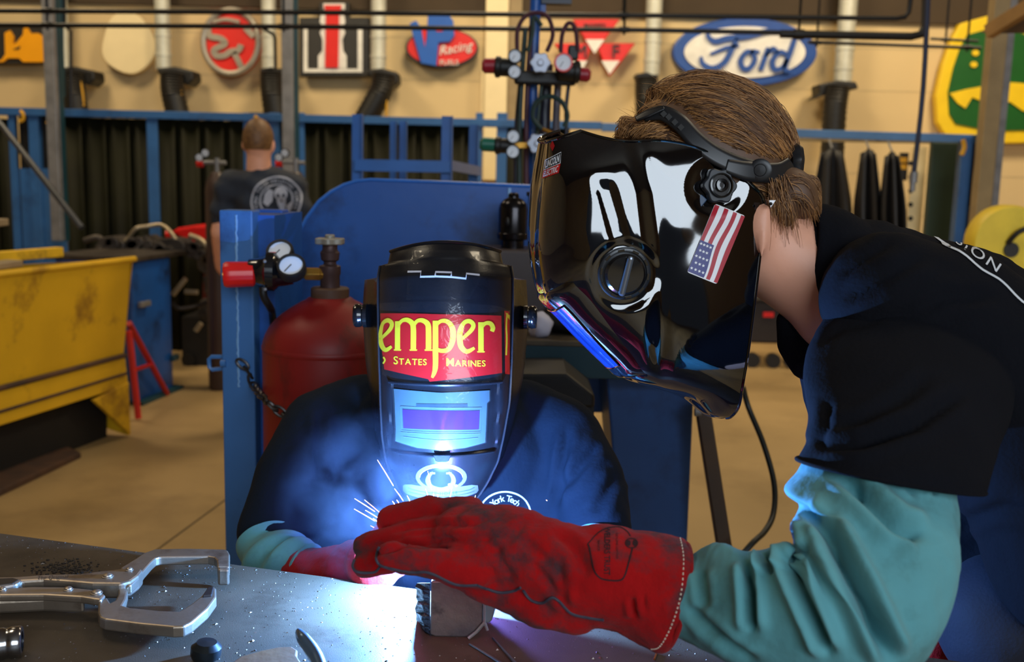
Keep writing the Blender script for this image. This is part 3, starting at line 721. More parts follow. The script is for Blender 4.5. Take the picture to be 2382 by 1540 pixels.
# ================================================================ yellow hopper bin
yb = mat('bin_yellow', (226, 176, 26), .55, var=.10, scale=3, dirt=(120, 76, 26), dscale=3.2, dlev=(.54, .72), bump=.15, bscale=18)
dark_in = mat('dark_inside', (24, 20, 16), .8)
rust = mat('rusty_brown', (92, 62, 42), .75, c2=(60, 44, 36), scale=9, bump=.2)
A_ = PZ(292, 1000, 0); A_.y = max(A_.y, 5.0); BA = PY(292, 1000, 5.3)
c1 = PY(308, 603, 5.3); ztop = c1.z
c0b = PY(0, 640, 4.36)
du = (V((c0b.x, c0b.y, 0)) - V((c1.x, c1.y, 0))).normalized()       # along the long face, towards the camera side
dn = V((-du.y, du.x, 0)); dn = dn if dn.y > 0 else -dn               # away from the camera
def bp_(s, t, z): return V((c1.x, c1.y, 0)) + du * s + dn * t + V((0, 0, z))
t = thing('hopper_bin', bp_(.9, .5, 0), 'big yellow steel hopper bin with grimy seams at the left side', 'bin')
zs = ztop - .52                                                       # seam height
LN = 2.4; TH = .02
def panel(pts, th, m_, name, par_): return MB().prism([bp_(*p) for p in pts], dn * th).build(name, m_, par_, bevel=.004)
panel([(-.01, 0, ztop), (LN, 0, ztop), (LN, .06, zs), (.03, .06, zs)], TH, yb, 'front_panel', t)
panel([(.02, .05, zs), (LN, .05, zs), (LN, .05, zs - .17), (.0, .05, zs - .17)], TH, yb, 'skirt_panel', t)
panel([(.0, .045, zs - .15), (.30, .045, zs - .19), (.0, .045, .01)], TH * 1.2, yb, 'corner_foot', t)
mb = MB(); mb.prism([bp_(0, 0, ztop), bp_(.02, .06, zs), bp_(.0, .05, .01), bp_(.0, 1.1, .25), bp_(-.01, 1.2, ztop - .1)], du * TH); mb.build('end_panel', yb, t)
MB().tube([bp_(-.02, 0, ztop), bp_(LN, 0, ztop)], .016, 8).build('rim', yb, t, True)
MB().tube([bp_(.02, .05, zs), bp_(LN, .05, zs)], .014, 8).build('weld_seam', rust, t, True)
MB().tube([bp_(.02, .048, zs - .10), bp_(LN, .048, zs - .115)], .008, 8).build('weld_seam', rust, t, True)
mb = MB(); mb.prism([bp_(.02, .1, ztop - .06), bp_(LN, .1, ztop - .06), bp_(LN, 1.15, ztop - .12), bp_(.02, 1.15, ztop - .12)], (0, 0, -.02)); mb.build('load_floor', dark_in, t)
mb = MB(); mb.prism([bp_(.05, .16, .0), bp_(LN, .16, .0), bp_(LN, .16, zs - .1), bp_(.03, .16, zs - .1)], dn * .05); mb.build('shade_sheet', dark_in, t)  # dark sheet added as the shade under the bin
def flat_bar(s0, t0, z0, s1, t1, z1, wd, th, m_, name, lab, cat='metal scrap', grp='scrap pieces heaped in the yellow bin'):
    o = MB().bar(bp_(s0, t0, z0), bp_(s1, t1, z1), wd, th, up=(0, 0, 1)).build(name, m_, None, bevel=.004); return tag(o, lab, cat, grp)
pale = mat('pale_steel', (176, 160, 132), .4, .5, var=.15, scale=6)
dsc = mat('dark_scrap', (52, 46, 42), .5, .5, c2=(90, 82, 74), scale=8)
flat_bar(.28, .55, ztop + .19, 2.2, .3, ztop + .10, .05, .035, pale, 'steel_bar', 'long pale steel bar lying highest across the yellow bin')
flat_bar(.75, .10, ztop + .03, 2.2, .15, ztop + .0, .09, .03, pale, 'steel_bar', 'pale flat bar with rounded end at the front rim of the bin')
flat_bar(.25, .25, ztop + .045, 1.2, .3, ztop + .045, .05, .05, mat('bin_yellow_bar', (236, 190, 40), .5, dirt=(80, 60, 40), dscale=5), 'steel_bar', 'yellow painted bar lying behind the front rim of the bin')
flat_bar(.6, .6, ztop + .09, 1.3, .7, ztop + .09, .3, .12, mat('red_scrap', (150, 16, 18), .5), 'red_box', 'dark red box lying under the long pale bar', 'box', None)
random.seed(3)
for k in range(12):
    s0 = random.uniform(.15, 2.0); t0 = random.uniform(.2, .9); a = random.uniform(-.6, .6); ln = random.uniform(.12, .35)
    p = bp_(s0, t0, ztop - .03 + random.uniform(.0, .06)); d = (du * math.cos(a) + dn * math.sin(a))
    mb = MB()
    if k % 3: mb.bar(p, p + d * ln + V((0, 0, random.uniform(-.01, .03))), random.uniform(.02, .08), random.uniform(.02, .05), up=(0, 0, 1))
    else: mb.tube([p, p + d * ln], random.uniform(.02, .035), 12)
    tag(mb.build('scrap_piece', dsc if k % 4 else pale, None, bool(k % 3 == 0), bevel=.003), 'grimy grey steel offcut in the heap inside the yellow bin', 'metal scrap', 'grey offcuts in the yellow bin')
tag(MB().tube([PY(-60, 215, 6.8), PY(10, 300, 6.6), PY(190, 530, 6.3)], .02, 8).build('leaning_pole', mat('pole_dark', (52, 56, 62), .5), None, True), 'thin dark pole leaning diagonally across the left booth windows', 'pole')
# plank on the floor
q = [PZ(-200, 1160, 0.03), PZ(0, 1140, .03), PZ(188, 1052, .03), PZ(140, 1030, .03), PZ(-200, 1090, .03)]
tag(MB().prism(q, (0, 0, -.03)).build('floor_plank', rust, None, bevel=.004), 'dark brown plank lying on the floor before the yellow bin', 'plank')

# blue cabinet bench, junk on it
cb = PZ(404, 906, 0); ca = PZ(300, 950, 0); dcb = (ca - cb).normalized(); dcn = V((-dcb.y, dcb.x, 0)); dcn = dcn if dcn.y > 0 else -dcn
zc = PY(404, 596, cb.y).z
t = thing('blue_bench', cb, 'blue steel cabinet bench standing between the yellow bin and the red machine', 'bench')
MB().prism([cb, cb + dcb * .5, cb + dcb * .5 + dcn * .5, cb + dcn * .5], (0, 0, zc)).build('cabinet_body', M['bluedeep'], t, bevel=.01)
MB().prism([cb - dcb * .3 - dcn * .03 + V((0, 0, zc)), cb + dcb * .52 - dcn * .03 + V((0, 0, zc)), cb + dcb * .52 + dcn * .55 + V((0, 0, zc)), cb - dcb * .3 + dcn * .55 + V((0, 0, zc))], (0, 0, .03)).build('bench_top', dsc, t, bevel=.004)
MB().prism([cb - dcb * .04 - dcn * .05, cb + dcb * .5 - dcn * .05, cb + dcb * .5 + dcn * .1, cb - dcb * .04 + dcn * .1], (0, 0, .025)).build('foot_plate', M['bluegreen'], t)
h = cb + dcb * .33 + V((0, 0, zc - .27)) - dcn * .02
MB().bar(h, h + dcb * .12, .03, .035).build('handle', M['steel'], t, bevel=.006)
h = cb + dcb * .02 + V((0, 0, .22)) - dcn * .02
MB().bar(h - dcb * .05, h + dcb * .03, .03, .04).build('latch', M['bluegreen'], t, bevel=.006)
def on_bench(px, py): return PY(px, py, 6.75)
def junk(name, pts, r, m_, lab, grp='greasy engine parts heaped on the blue bench'):
    o = MB().tube([on_bench(*p) + V((0, .03 * math.sin(p[0]), 0)) for p in pts], r, 10, k=4).build(name, m_, None, True); return tag(o, lab, 'engine part', grp)
junk('bent_rod', [(262, 572), (290, 560), (318, 532), (340, 527), (372, 524), (400, 540), (420, 572)], .014, pale, 'pale bent rod arching over the parts heap on the blue bench')
junk('bent_rod', [(440, 548), (468, 560), (490, 590), (502, 630), (508, 665)], .02, pale, 'pale curved rail drooping off the end of the blue bench')
junk('hose_loop', [(200, 560), (230, 552), (242, 568), (244, 590), (236, 600)], .022, dsc, 'dark hose loop beside the yellow bar in the bin')
junk('hose_loop', [(498, 640), (505, 680), (490, 700), (455, 712), (420, 716), (402, 705)], .014, dsc, 'dark hose sagging between blue bench and blue post')
def block(px0, py0, px1, py1, dy, lab, m_, seed):
    a, b = on_bench(px0, py0), on_bench(px1, py1); mb = MB(); random.seed(seed); y0 = 6.7 + dy
    n = 14; poly = []
    for i in range(n):
        an = 2 * PI * i / n; rr = random.uniform(.78, 1.05)
        poly.append(V(((a.x + b.x) / 2 + abs(b.x - a.x) / 2 * rr * math.cos(an), y0, (a.z + b.z) / 2 + abs(a.z - b.z) / 2 * rr * math.sin(an))))
    mb.prism(poly, (0, .22, 0))
    for i in range(5):
        q = poly[random.randrange(n)] * .5 + V(((a.x + b.x) / 2, y0, (a.z + b.z) / 2)) * .5
        mb.cyl(q, q + V((0, -.05, 0)), random.uniform(.02, .05), 12)
    return tag(mb.build('engine_block', m_, None, bevel=.008), lab, 'engine part', 'greasy engine parts heaped on the blue bench')
block(222, 548, 300, 600, .0, 'dark greasy housing at the left of the heap on the blue bench', dsc, 5)
block(290, 545, 370, 600, .05, 'dark flanged casting in the middle of the heap on the blue bench', dsc, 8)
block(355, 550, 440, 598, .0, 'dark casting under the pale bent rod', dsc, 11)
block(425, 560, 495, 606, .05, 'dark casting at the end of the blue bench', dsc, 15)
for (px0, py0, px1, py1, lab, sd) in ((408, 598, 470, 660, 'rusty casting hanging below the end of the blue bench', 4), (420, 640, 480, 720, 'dark greasy gearbox standing between blue bench and red machine', 9), (412, 700, 470, 775, 'dark lower casting on the floor between bench and blue post', 12)):
    o = block(px0, py0, px1, py1, .5, lab, dsc, sd)
for (x0, y0, x1, y1, lab) in ((402, 686, 432, 648, 'shiny short rod among the greasy castings'), (455, 770, 468, 752, 'pale bracket at the foot of the greasy castings'), (430, 678, 460, 680, 'grey cross rod among the greasy castings')):
    tag(MB().cyl(PY(x0, y0, 6.9), PY(x1, y1, 6.9), .018, 10).build('steel_rod', pale, None, True), lab, 'metal rod')
# red machine
y = 7.4
t = thing('red_machine', (PY(455, 600, y).x, y, 0), 'red machine with a rounded hood behind the blue post', 'machine')
rm = mat('machine_red', (206, 22, 18), .35, var=.1)
MB().prism([PY(a, b, y) for a, b in [(398, 540), (412, 530), (450, 524), (520, 522), (530, 575), (480, 578), (440, 565)]], (0, .5, 0)).build('hood', rm, t, bevel=.02)
MB().prism([PY(a, b, y + .05) for a, b in [(478, 576), (535, 572), (535, 760), (468, 768), (470, 660)]], (0, .4, 0)).build('body', mat('machine_maroon', (92, 10, 14), .4), t, bevel=.02)
MB().cyl(PY(388, 546, y - .02), PY(400, 546, y - .02), .035, 14).build('end_cap', rm, t, True)
q = PY(500, 770, y); MB().box((q.x - .25, y, 0), (q.x + .25, y + .5, q.z + .1)).build('base', dark_in, t)
MB().cyl((q.x - .2, y + .03, .05), (q.x - .2, y - .03, .05), .05, 14).build('wheel', M['black'], t, True)
# red trestle stand
t = thing('trestle_stand', PZ(340, 960, 0), 'red tubular A-shaped stand leaning beside the yellow bin', 'stand')
f1, f2 = PZ(322, 978, 0), PZ(388, 920, 0); ap = PY(296, 745, 6.1)
f1.z = f2.z = .012
MB().tube([f1, PY(300, 770, f1.y)], .018, 10).build('leg', mat('stand_red', (206, 40, 34), .45), t, True)
MB().tube([f2, PY(300, 752, f1.y + .1)], .018, 10).build('leg', mat('stand_red_dark', (176, 18, 24), .45), t, True)
MB().tube([PY(309, 862, f1.y), PY(352, 848, (f1.y + f2.y) / 2 + .05)], .013, 8).build('crossbar', bpy.data.materials['stand_red_dark'], t, True)

# dark cart on the right between helmet and shoulder
t = thing('tool_cart', (PY(1790, 800, 7.9).x, 7.9, 0), 'dark low cart on casters seen past the helmet and the shoulder', 'cart')
wbox(1742, 700, 1850, 800, 7.9, .5).build('body', mat('cart_dark', (40, 32, 30), .6), t, bevel=.02)
wbox(1776, 726, 1800, 738, 7.88, .03).build('label_plate', M['redknob'], t)
wbox(1730, 690, 1860, 702, 7.85, .6).build('top', dsc, t, bevel=.01)
for px in (1752, 1800, 1842):
    q = PY(px, 815, 7.9); MB().cyl((q.x, 7.88, .06), (q.x, 7.94, .06), .06, 14).build('caster', M['black'], t, True)

# ================================================================ near blue post, gas cylinder, regulator, chain
PYN = 2.24
t = thing('blue_post', (PY(550, 900, PYN).x, PYN, 0), 'tall blue steel post with weld seam beside the red cylinder', 'post')
bpost = mat('post_blue', (56, 108, 168), .42, var=.1, scale=5, dirt=(28, 62, 112), dscale=6, dlev=(.56, .75), bump=.06, bscale=30)
def nbox(px0, px1, py0, y, th, z0=0.0):
    a, b, c = PY(px0, 700, y), PY(px1, 700, y), PY((px0 + px1) / 2, py0, y); return MB().box((a.x, y, z0), (b.x, y + th, c.z))
nbox(513, 590, 489, PYN, .07).build('square_tube', bpost, t, bevel=.004)
nbox(592, 659, 488, 2.46, .07).build('square_tube', mat('post_blue_deep', (30, 84, 176), .42, var=.1, scale=5), t, bevel=.004)
nbox(548, 640, 500, PYN + .05, .30).build('rear_plate', M['bluedeep'], t)
mb = MB(); random.seed(5); c = PY(549, 500, PYN); d_ = PY(549, 900, PYN)
pts = [V((c.x + random.uniform(-.0012, .0012), PYN - .0005, c.z + (d_.z - c.z) * i / 60)) for i in range(61)]
mb.tube(pts, [.0022 + random.uniform(0, .0014) for _ in pts], 6); mb.build('weld_bead', mat('weld_bright', (120, 166, 214), .35), t, True)
c = PY(630, 500, 2.46); d_ = PY(630, 900, 2.46); MB().bar((c.x, 2.457, c.z), (d_.x, 2.457, d_.z), .006, .006).build('weld_bead', bpy.data.materials['weld_bright'], t, bevel=.002)
p = [PY(a, b, PYN + .02) for a, b in [(513, 828), (488, 832), (486, 856), (490, 861), (513, 858)]]
MB().tube([PY(a, b, PYN + .02) for a, b in [(520, 830), (492, 830), (486, 836), (487, 854), (494, 860), (520, 857)]], .0052, 8).build('shackle', bpost, t, True)
MB().cyl(PY(514, 845, PYN - .0), PY(526, 845, PYN - .0), .009, 12).build('shackle_boss', bpost, t, True)
# cylinder
CYY = 2.20; cax = PY(768, 760, CYY); CX = cax.x
kk = CYY / FPX
t = thing('gas_cylinder', (CX, CYY, 0), 'rusty red gas cylinder chained behind the seated welder', 'gas cylinder')
cr = mat('cylinder_red', (150, 24, 22), .5, c2=(128, 18, 18), scale=5, dirt=(64, 26, 22), dscale=6, dlev=(.54, .68), bump=.12, bscale=40, stretch=(1, 1, .35))
zt = PY(768, 692, CYY).z; zsd = PY(768, 800, CYY).z
R0 = 156 * kk
prof = [(R0 * .9, 0), (R0, .02), (R0, zsd - .01)]
prof += [(a_ * kk, zsd + (800 - b_) / 108 * (zt - zsd)) for a_, b_ in ((155, 792), (150, 778), (141, 761), (128, 745), (112, 731), (92, 717), (70, 704), (56, 697), (50, 692))] + [(30 * kk, zt + .004)]
MB().lathe((CX, CYY, 0), (0, 0, 1), prof, 48).build('shell', cr, t, True)
MB().lathe((CX, CYY, zsd - .012), (0, 0, 1), [(R0, 0), (R0 * 1.012, .003), (R0 * 1.012, .01), (R0, .013)], 48).build('weld_band', cr, t, True)
MB().lathe((CX, CYY, zt - .002), (0, 0, 1), [(R0 * .27, 0), (R0 * .285, .002), (R0 * .285, .022), (R0 * .26, .025), (R0 * .1, .025)], 32).build('neck_ring', mat('neck_brown', (84, 58, 42), .6, bump=.2), t, True)
vz = zt + .02
vm = mat('valve_brown', (82, 62, 60), .5, .5, bump=.1)
MB().lathe((CX, CYY, vz), (0, 0, 1), [(.022, 0), (.022, .03), (.024, .034), (.024, .05), (.014, .054), (.014, .06), (.02, .064), (.022, .08), (.017, .086), (.017, .10)], 16).build('valve_body', vm, t, True)
star_wheel((CX, CYY, vz + .098), (0, 0, 1), .031, mat('wheel_grey', (150, 146, 136), .5, .4), 'handwheel', t)
zv = PY(768, 637, CYY).z
r = thing('gas_regulator', (PY(640, 630, CYY).x, CYY, zv), 'black gas regulator with red knob and two gauges on the red cylinder', 'regulator')
X = lambda px: PY(px, 632, CYY - .02).x
MB().lathe((X(752), CYY - .01, zv), (-1, 0, 0), [(.012, 0), (.012, .006), (.0155, .008), (.0155, .04), (.011, .044), (.009, .056), (.012, .058), (.012, .07)], 6).build('brass_nut', M['brass'], r, bevel=.0015)
gl = mat('gloss_black', (16, 16, 18), .18, coat=.6)
ay = CYY - .03
MB().lathe((X(690), ay, zv + .004), (-1, -.12, .02), [(.012, 0), (.026, .004), (.03, .02), (.032, .035), (.043, .045), (.043, .062), (.034, .068), (.028, .085), (.026, .1)], 28).build('regulator_body', gl, r, True)
for k in range(3): 
    c_ = V((X(645) , ay - .018 + .012 * k, zv + .045 - .004 * abs(k - 1)))
    MB().box(c_ - V((.011, .004, .003)), c_ + V((.0, .004, .003))).build('red_mark', M['redknob'], r)
kb = V((X(600), ay - .015, zv)); ke = V((X(533), ay - .03, zv - .002)); d = (ke - kb)
mb = MB(); x_, y_ = perp(d); R = []
for h_, rr in ((0, .022), (.004, .0265), (.05, .0275), (.06, .0275), (.066, .024)):
    R.append([kb + d.normalized() * h_ + (x_ * math.cos(2 * PI * j / 48) + y_ * math.sin(2 * PI * j / 48)) * rr * (1 + .025 * math.cos(j * PI * 2 / 3 * 1.0)) for j in range(48)])
mb.rings(R); mb.build('adjusting_knob', M['redknob'], r, True)
MB().cyl(kb + d.normalized() * .066, kb + d.normalized() * .0675, .018, 20).build('knob_badge', M['brass'], r, True)
gauge(PY(680, 632, CYY - .06), (.05, -.72, .62), .031, r); gauge(PY(655, 597, CYY - .01), (-.02, -.72, .62), .03, r)
MB().tube([PY(612, 668, CYY - .04), PY(614, 690, CYY - .04), PY(628, 715, CYY - .02), PY(634, 735, CYY + .05), PY(640, 820, CYY + .14)], .0085, 10, k=5).build('hose', M['black'], r, True)
for dz in (-.03, .03): MB().ell((X(630), ay - .042, zv + dz), (V((.004, 0, 0)), V((0, .004, 0)), V((0, 0, .004))), 8, 6).build('cap_screw', M['steel'], r, True)
# chain
t = thing('chain', PY(620, 900, CYY - .2), 'dark steel chain looped from the blue post round the red cylinder', 'chain')
pth = smooth_path([tuple(PY(a, b, y_)) for a, b, y_ in ((545, 832, PYN - .01), (572, 856, PYN - .012), (590, 895, PYN - .012), (612, 925, CYY - .165), (640, 950, CYY - .175), (672, 970, CYY - .185), (700, 985, CYY - .19))], 14)
acc = 0; lm = mat('chain_steel', (74, 70, 70), .4, .8); last = pth[0]; k = 0
for i in range(1, len(pth)):
    acc += (pth[i] - pth[i - 1]).length
    if acc > .021:
        acc = 0; d = (pth[i] - last).normalized(); last = pth[i]; x_, y_ = perp(d); u_ = x_ if k % 2 else y_; k += 1
        MB().tube([pth[i] + d * (.0165 * math.cos(2 * PI * j / 14)) + u_ * (.0085 * math.sin(2 * PI * j / 14)) for j in range(15)], .0032, 6).build('link', lm, t, True)

# ================================================================ big rounded blue plate bench behind
BYP = 2.85
t = thing('blue_shield_plate', (PY(960, 700, BYP).x, BYP, .2), 'large worn blue steel plate with rounded corner behind the seated welder', 'plate')
pts = [(640, 960), (668, 640), (676, 598), (690, 552), (712, 508), (742, 468), (770, 446), (800, 430), (830, 421), (862, 418), (1000, 423), (1250, 434), (1420, 442), (1420, 960)]
MB().prism([PY(a, b, BYP) for a, b in pts], (0, .014, 0)).build('plate', M['bluedeep'], t, bevel=.003)
MB().tube([PY(a, b, BYP) for a, b in pts[1:13]], .005, 8).build('edge_bead', mat('edge_blue', (52, 112, 200), .35), t, True)
for px in (760, 1180): nbox(px - 20, px + 20, 600, BYP + .014, .05).build('leg', M['bluedeep'], t)
nbox(1176, 1183, 437, BYP - .006, .006, 1.0).build('weld_bead', bpy.data.materials['weld_bright'], t)
# machine base beam and valve cap on it
gy = 2.62
t = thing('steel_block', (PY(1200, 700, gy).x, gy, .95), 'dark grey steel block on the rear bench between the two helmets', 'block')
a, b, c, d_ = PY(1095, 700, gy), PY(1330, 700, gy), PY(1200, 582, gy), PY(1200, 800, gy)
MB().box((a.x, gy, d_.z), (b.x, gy + .2, c.z)).build('body', mat('dull_grey', (70, 60, 58), .5, var=.15, scale=6), t, bevel=.008)
vy = 2.70; q = PY(1192, 578, vy); k = vy / FPX
t = thing('cylinder_cap', (q.x, vy, c.z), 'dark chromed cylinder cap with side hole standing on the grey block', 'cap')
MB().lathe((q.x, vy, c.z), (0, 0, 1), [(27 * k, 0), (27 * k, 18 * k), (36 * k, 22 * k), (37 * k, 34 * k), (34 * k, 38 * k), (34 * k, 90 * k), (31 * k, 102 * k), (22 * k, 112 * k), (13 * k, 116 * k), (12 * k, 124 * k), (8 * k, 128 * k)], 36).build('dome', mat('dark_chrome', (46, 44, 46), .22, .9, var=.3, scale=14), t, True)
MB().ell((q.x - 12 * k, vy - 31 * k, c.z + 62 * k), (V((5 * k, 0, 0)), V((0, 6 * k, 0)), V((0, 0, 11 * k))), 12, 8).build('side_hole', M['black'], t, True)
tag(MB().bar(PY(1234, 572, 2.75), PY(1236, 452, 2.75), .016, .016).cyl(PY(1236, 456, 2.75), PY(1236, 446, 2.75), .014, 10).build('upright_rod', M['black'], None, bevel=.002), 'short dark rod standing right of the chromed cap', 'rod')

# rear bench with teal apron and blue pedestal
ry = 2.45
t = thing('rear_bench', (PY(1500, 1000, ry).x, ry, 0), 'rear work bench with teal apron and blue pedestal leg', 'bench')
a, b = PY(1060, 800, ry), PY(1600, 812, ry)
zb = PY(1320, 806, ry).z
MB().box((a.x, ry, zb), (b.x, ry + .38, zb + .014)).build('bench_top', mat('bench_brown', (96, 84, 66), .5, .3, dirt=(50, 44, 40), dscale=6), t, bevel=.002)
z2 = PY(1320, 880, ry).z
MB().box((a.x, ry + .004, z2), (b.x, ry + .024, zb)).build('apron', M['bluegreen'], t, bevel=.002)
pd = [PY(1410, 876, ry + .1), PY(1616, 876, ry + .1), PY(1600, 1240, ry + .1), PY(1440, 1240, ry + .1)]
ext = lambda p, q: p + (q - p) * ((0 - p.z) / (q.z - p.z))
MB().prism([pd[0], pd[1], ext(pd[1], pd[2]), ext(pd[0], pd[3])], (0, .3, 0)).build('pedestal', mat('pedestal_blue', (36, 84, 150), .42, var=.08, scale=4, dirt=(22, 56, 104), dscale=5), t, bevel=.006)
# dark jacket heap and white rag on the rear bench
def heap(name, px0, px1, py0, y, dp, m_, lab, cat, sd):
    a, b, c = PY(px0, 800, y), PY(px1, 800, y), PY((px0 + px1) / 2, py0, y)
    mb = MB(); cx_, w_, h_ = (a.x + b.x) / 2, (b.x - a.x) / 2, c.z - zb - .014
    mb.ell((cx_, y + dp / 2, zb + .014 + h_ * .42), (V((w_, 0, 0)), V((0, dp / 2, 0)), V((0, 0, h_ * .58))), 28, 20)
    me = mb.mesh(name)
    displace(me, lambda p, n: V((p.x, p.y, max(zb + .0145, p.z))) + n * (.25 * h_ * fbm(p + V((sd, 0, 0)), 14)) if p.z > zb + .02 else V((p.x, p.y, zb + .0145)))
    o = finish(me, m_, name); return tag(o, lab, cat)
heap('folded_jacket', 1262, 1440, 700, ry + .06, .3, mat('jacket_black', (22, 20, 20), .7, bump=.2), 'black crumpled jacket lying on the rear bench behind the right helmet', 'jacket', 2)
heap('white_rag', 1228, 1282, 722, ry + .03, .1, mat('rag_white', (206, 206, 226), .8), 'white rag lying on the rear bench beside the left helmet', 'rag', 5)
# black seat bracket
sy = 2.2
t = thing('black_stool', (PY(1300, 930, sy).x, sy, 0), 'black angular stool frame behind the welder shoulder', 'stool')
MB().prism([PY(a, b, sy) for a, b in [(1180, 868), (1318, 868), (1384, 920), (1384, 950), (1356, 950), (1300, 926), (1180, 926)]], (0, .2, 0)).build('seat_shell', M['black'], t, bevel=.008)
for px in (1369, 1240): 
    q0 = PY(px, 945, sy); MB().box((q0.x - .014, sy + .01, 0), (q0.x + .014, sy + .04, q0.z)).build('leg', M['black'], t)
MB().box((PY(1240, 945, sy).x, sy + .015, .3), (PY(1369, 945, sy).x, sy + .035, .325)).build('stretcher', M['black'], t)
# stand leg and cable
t = thing('roller_stand', (PY(1660, 1100, 2.5).x, 2.5, 0), 'brown tubular stand leg slanting under the right helmet', 'stand')
a, b = PY(1632, 935, 2.5), PY(1684, 1270, 2.45); d = (b - a) / (b.z - a.z); foot = a + d * (0 - a.z)
MB().bar(a, foot, .036, .036).build('leg', mat('leg_brown', (92, 66, 34), .5, c2=(56, 44, 36), scale=3), t, bevel=.003)
MB().cyl(PY(1616, 958, 2.47), PY(1630, 958, 2.47), .012, 12).build('bolt', M['steel'], t, True)
MB().bar(foot - V((.12, 0, -.012)), foot + V((.12, 0, .012)), .04, .02).build('foot_bar', M['black'], t)
tag(MB().tube([PY(1728, 900, 2.6), PY(1742, 950, 2.6), PY(1775, 1030, 2.55), PY(1800, 1120, 2.5), PY(1800, 1190, 2.45), PY(1780, 1235, 2.4), PY(1740, 1275, 2.35), PY(1640, 1400, 2.3)], .0075, 10, k=6).build('cable', mat('cable_black', (24, 28, 26), .4), None, True), 'black cable curving down past the brown stand leg', 'cable')
# ================================================================ work table and what lies on it
TZ = .86
tm = mat('table_steel', (88, 76, 63), .6, .0, c2=(68, 58, 47), scale=9, dirt=(52, 40, 30), dscale=8, dlev=(.56, .76), bump=.12, bscale=600, rvar=.1, spec=.2)
t = thing('work_table', (0, 1.0, 0), 'worn brown steel work table in front of both welders', 'table')
ea, eb = PZ(0, 1240, TZ), PZ(1161, 1395, TZ); ed = (eb - ea).normalized(); en = V((-ed.y, ed.x, 0)); en = en if en.y < 0 else -en
P0 = ea - ed * .5; P1 = ea + ed * 1.42
MB().prism([P0, P1, P1 + en * .62, P0 + en * .62], (0, 0, -.012)).build('table_top', tm, t, bevel=.0015)
MB().prism([P0 + en * .03 + V((0, 0, -.0121)), P1 + en * .03 - ed * .03 + V((0, 0, -.0121)), P1 + en * .08 - ed * .03 + V((0, 0, -.0121)), P0 + en * .08 + V((0, 0, -.0121))], (0, 0, -.05)).build('rail', tm, t)
for s_ in (.06, 1.86):
    for n_ in (.055, .56):
        q = P0 + ed * s_ + en * n_; MB().box((q.x - .025, q.y - .025, 0), (q.x + .025, q.y + .025, TZ - .0121)).build('leg', tm, t)

cl = mat('clamp_steel', (150, 136, 120), .4, .8, var=.12, scale=20, dirt=(92, 70, 54), dscale=14, dlev=(.55, .75), bump=.08, bscale=120)
def zp(x, y): return (x / 2.9775, 1200 + y / 2.9775)
def flat(mb, pts, ztop, th): return mb.prism([PZ(*zp(*p), ztop) for p in pts], (0, 0, -th))
t = thing('locking_clamp', PZ(330, 1370, TZ), 'steel locking C-clamp lying open on the work table', 'clamp')
zj = TZ + .030
flat(MB(), [(835, 358), (930, 300), (1005, 252), (1075, 228), (1300, 224), (1558, 230), (1580, 240), (1592, 262), (1590, 350), (1505, 352), (1500, 305), (1482, 288), (1440, 280), (1110, 284), (1080, 292), (1050, 318), (1000, 375), (960, 430), (905, 480), (850, 478)], zj, .013).build('upper_jaw', cl, t, bevel=.0022)
flat(MB(), [(1506, 350), (1588, 350), (1586, 372), (1508, 372)], zj - .001, .024).build('upper_pad', cl, t, bevel=.003)
zl = TZ + .026
flat(MB(), [(815, 492), (872, 482), (884, 520), (872, 575), (848, 618), (900, 634), (1100, 655), (1240, 660), (1270, 645), (1330, 605), (1395, 552), (1440, 492), (1480, 488), (1496, 500), (1498, 560), (1440, 640), (1330, 735), (1270, 765), (1200, 768), (960, 745), (725, 715), (690, 700), (676, 670), (680, 600), (740, 560), (765, 600), (795, 585), (818, 540)], zl, .015).build('lower_jaw', cl, t, bevel=.0024)
flat(MB(), [(1412, 535), (1440, 492), (1480, 490), (1466, 545), (1402, 552)], zl + .003, .006).build('lower_pad', mat('pad_dark', (44, 36, 34), .5, .5), t, bevel=.0012)
zh = TZ + .034
flat(MB(), [(-260, 420), (0, 420), (120, 418), (330, 402), (560, 398), (700, 378), (850, 362), (975, 362), (990, 372), (960, 410), (905, 450), (840, 468), (640, 466), (480, 452), (300, 440), (150, 448), (110, 470), (0, 492), (-260, 500)], zh, .022).build('upper_handle', cl, t, bevel=.004)
flat(MB(), [(-260, 470), (0, 432), (90, 428), (130, 440), (90, 466), (0, 478), (-260, 495)], zh + .0008, .004).build('handle_slot', mat('slot_dark', (58, 48, 40), .5, .5), t, bevel=.001)
flat(MB(), [(-260, 520), (0, 500), (230, 487), (460, 490), (620, 505), (700, 520), (728, 545), (700, 580), (650, 575), (560, 560), (300, 545), (0, 548), (-260, 570)], zh - .004, .010).build('lower_handle', cl, t, bevel=.003)
flat(MB(), [(-260, 560), (0, 545), (300, 545), (560, 560), (585, 572), (580, 585), (300, 575), (0, 590), (-260, 615)], zh - .012, .018).build('handle_flange', cl, t, bevel=.004)
for a, b, r in ((745, 420, .0062), (895, 376, .0045), (472, 512, .005), (668, 535, .0062), (20, 514, .004)):
    q = PZ(*zp(a, b), zh + (.0 if b < 500 else -.004)); MB().lathe(q, (0, 0, 1), [(r * 1.25, 0), (r * 1.25, .001), (r, .0014), (r * .9, .003), (r * .4, .0042), (.0001, .0044)], 16).build('rivet', cl, t, True)
a, b = PZ(*zp(340, 478), TZ + .024), PZ(*zp(600, 496), TZ + .024); n = 220
MB().tube([a + (b - a) * (i / n) + V((0, math.cos(i * .9), math.sin(i * .9))) * .0042 for i in range(n + 1)], .0009, 5).build('spring', M['steel'], t, True)
vs, fs = text_mesh('The Original', 46, shear=.3)
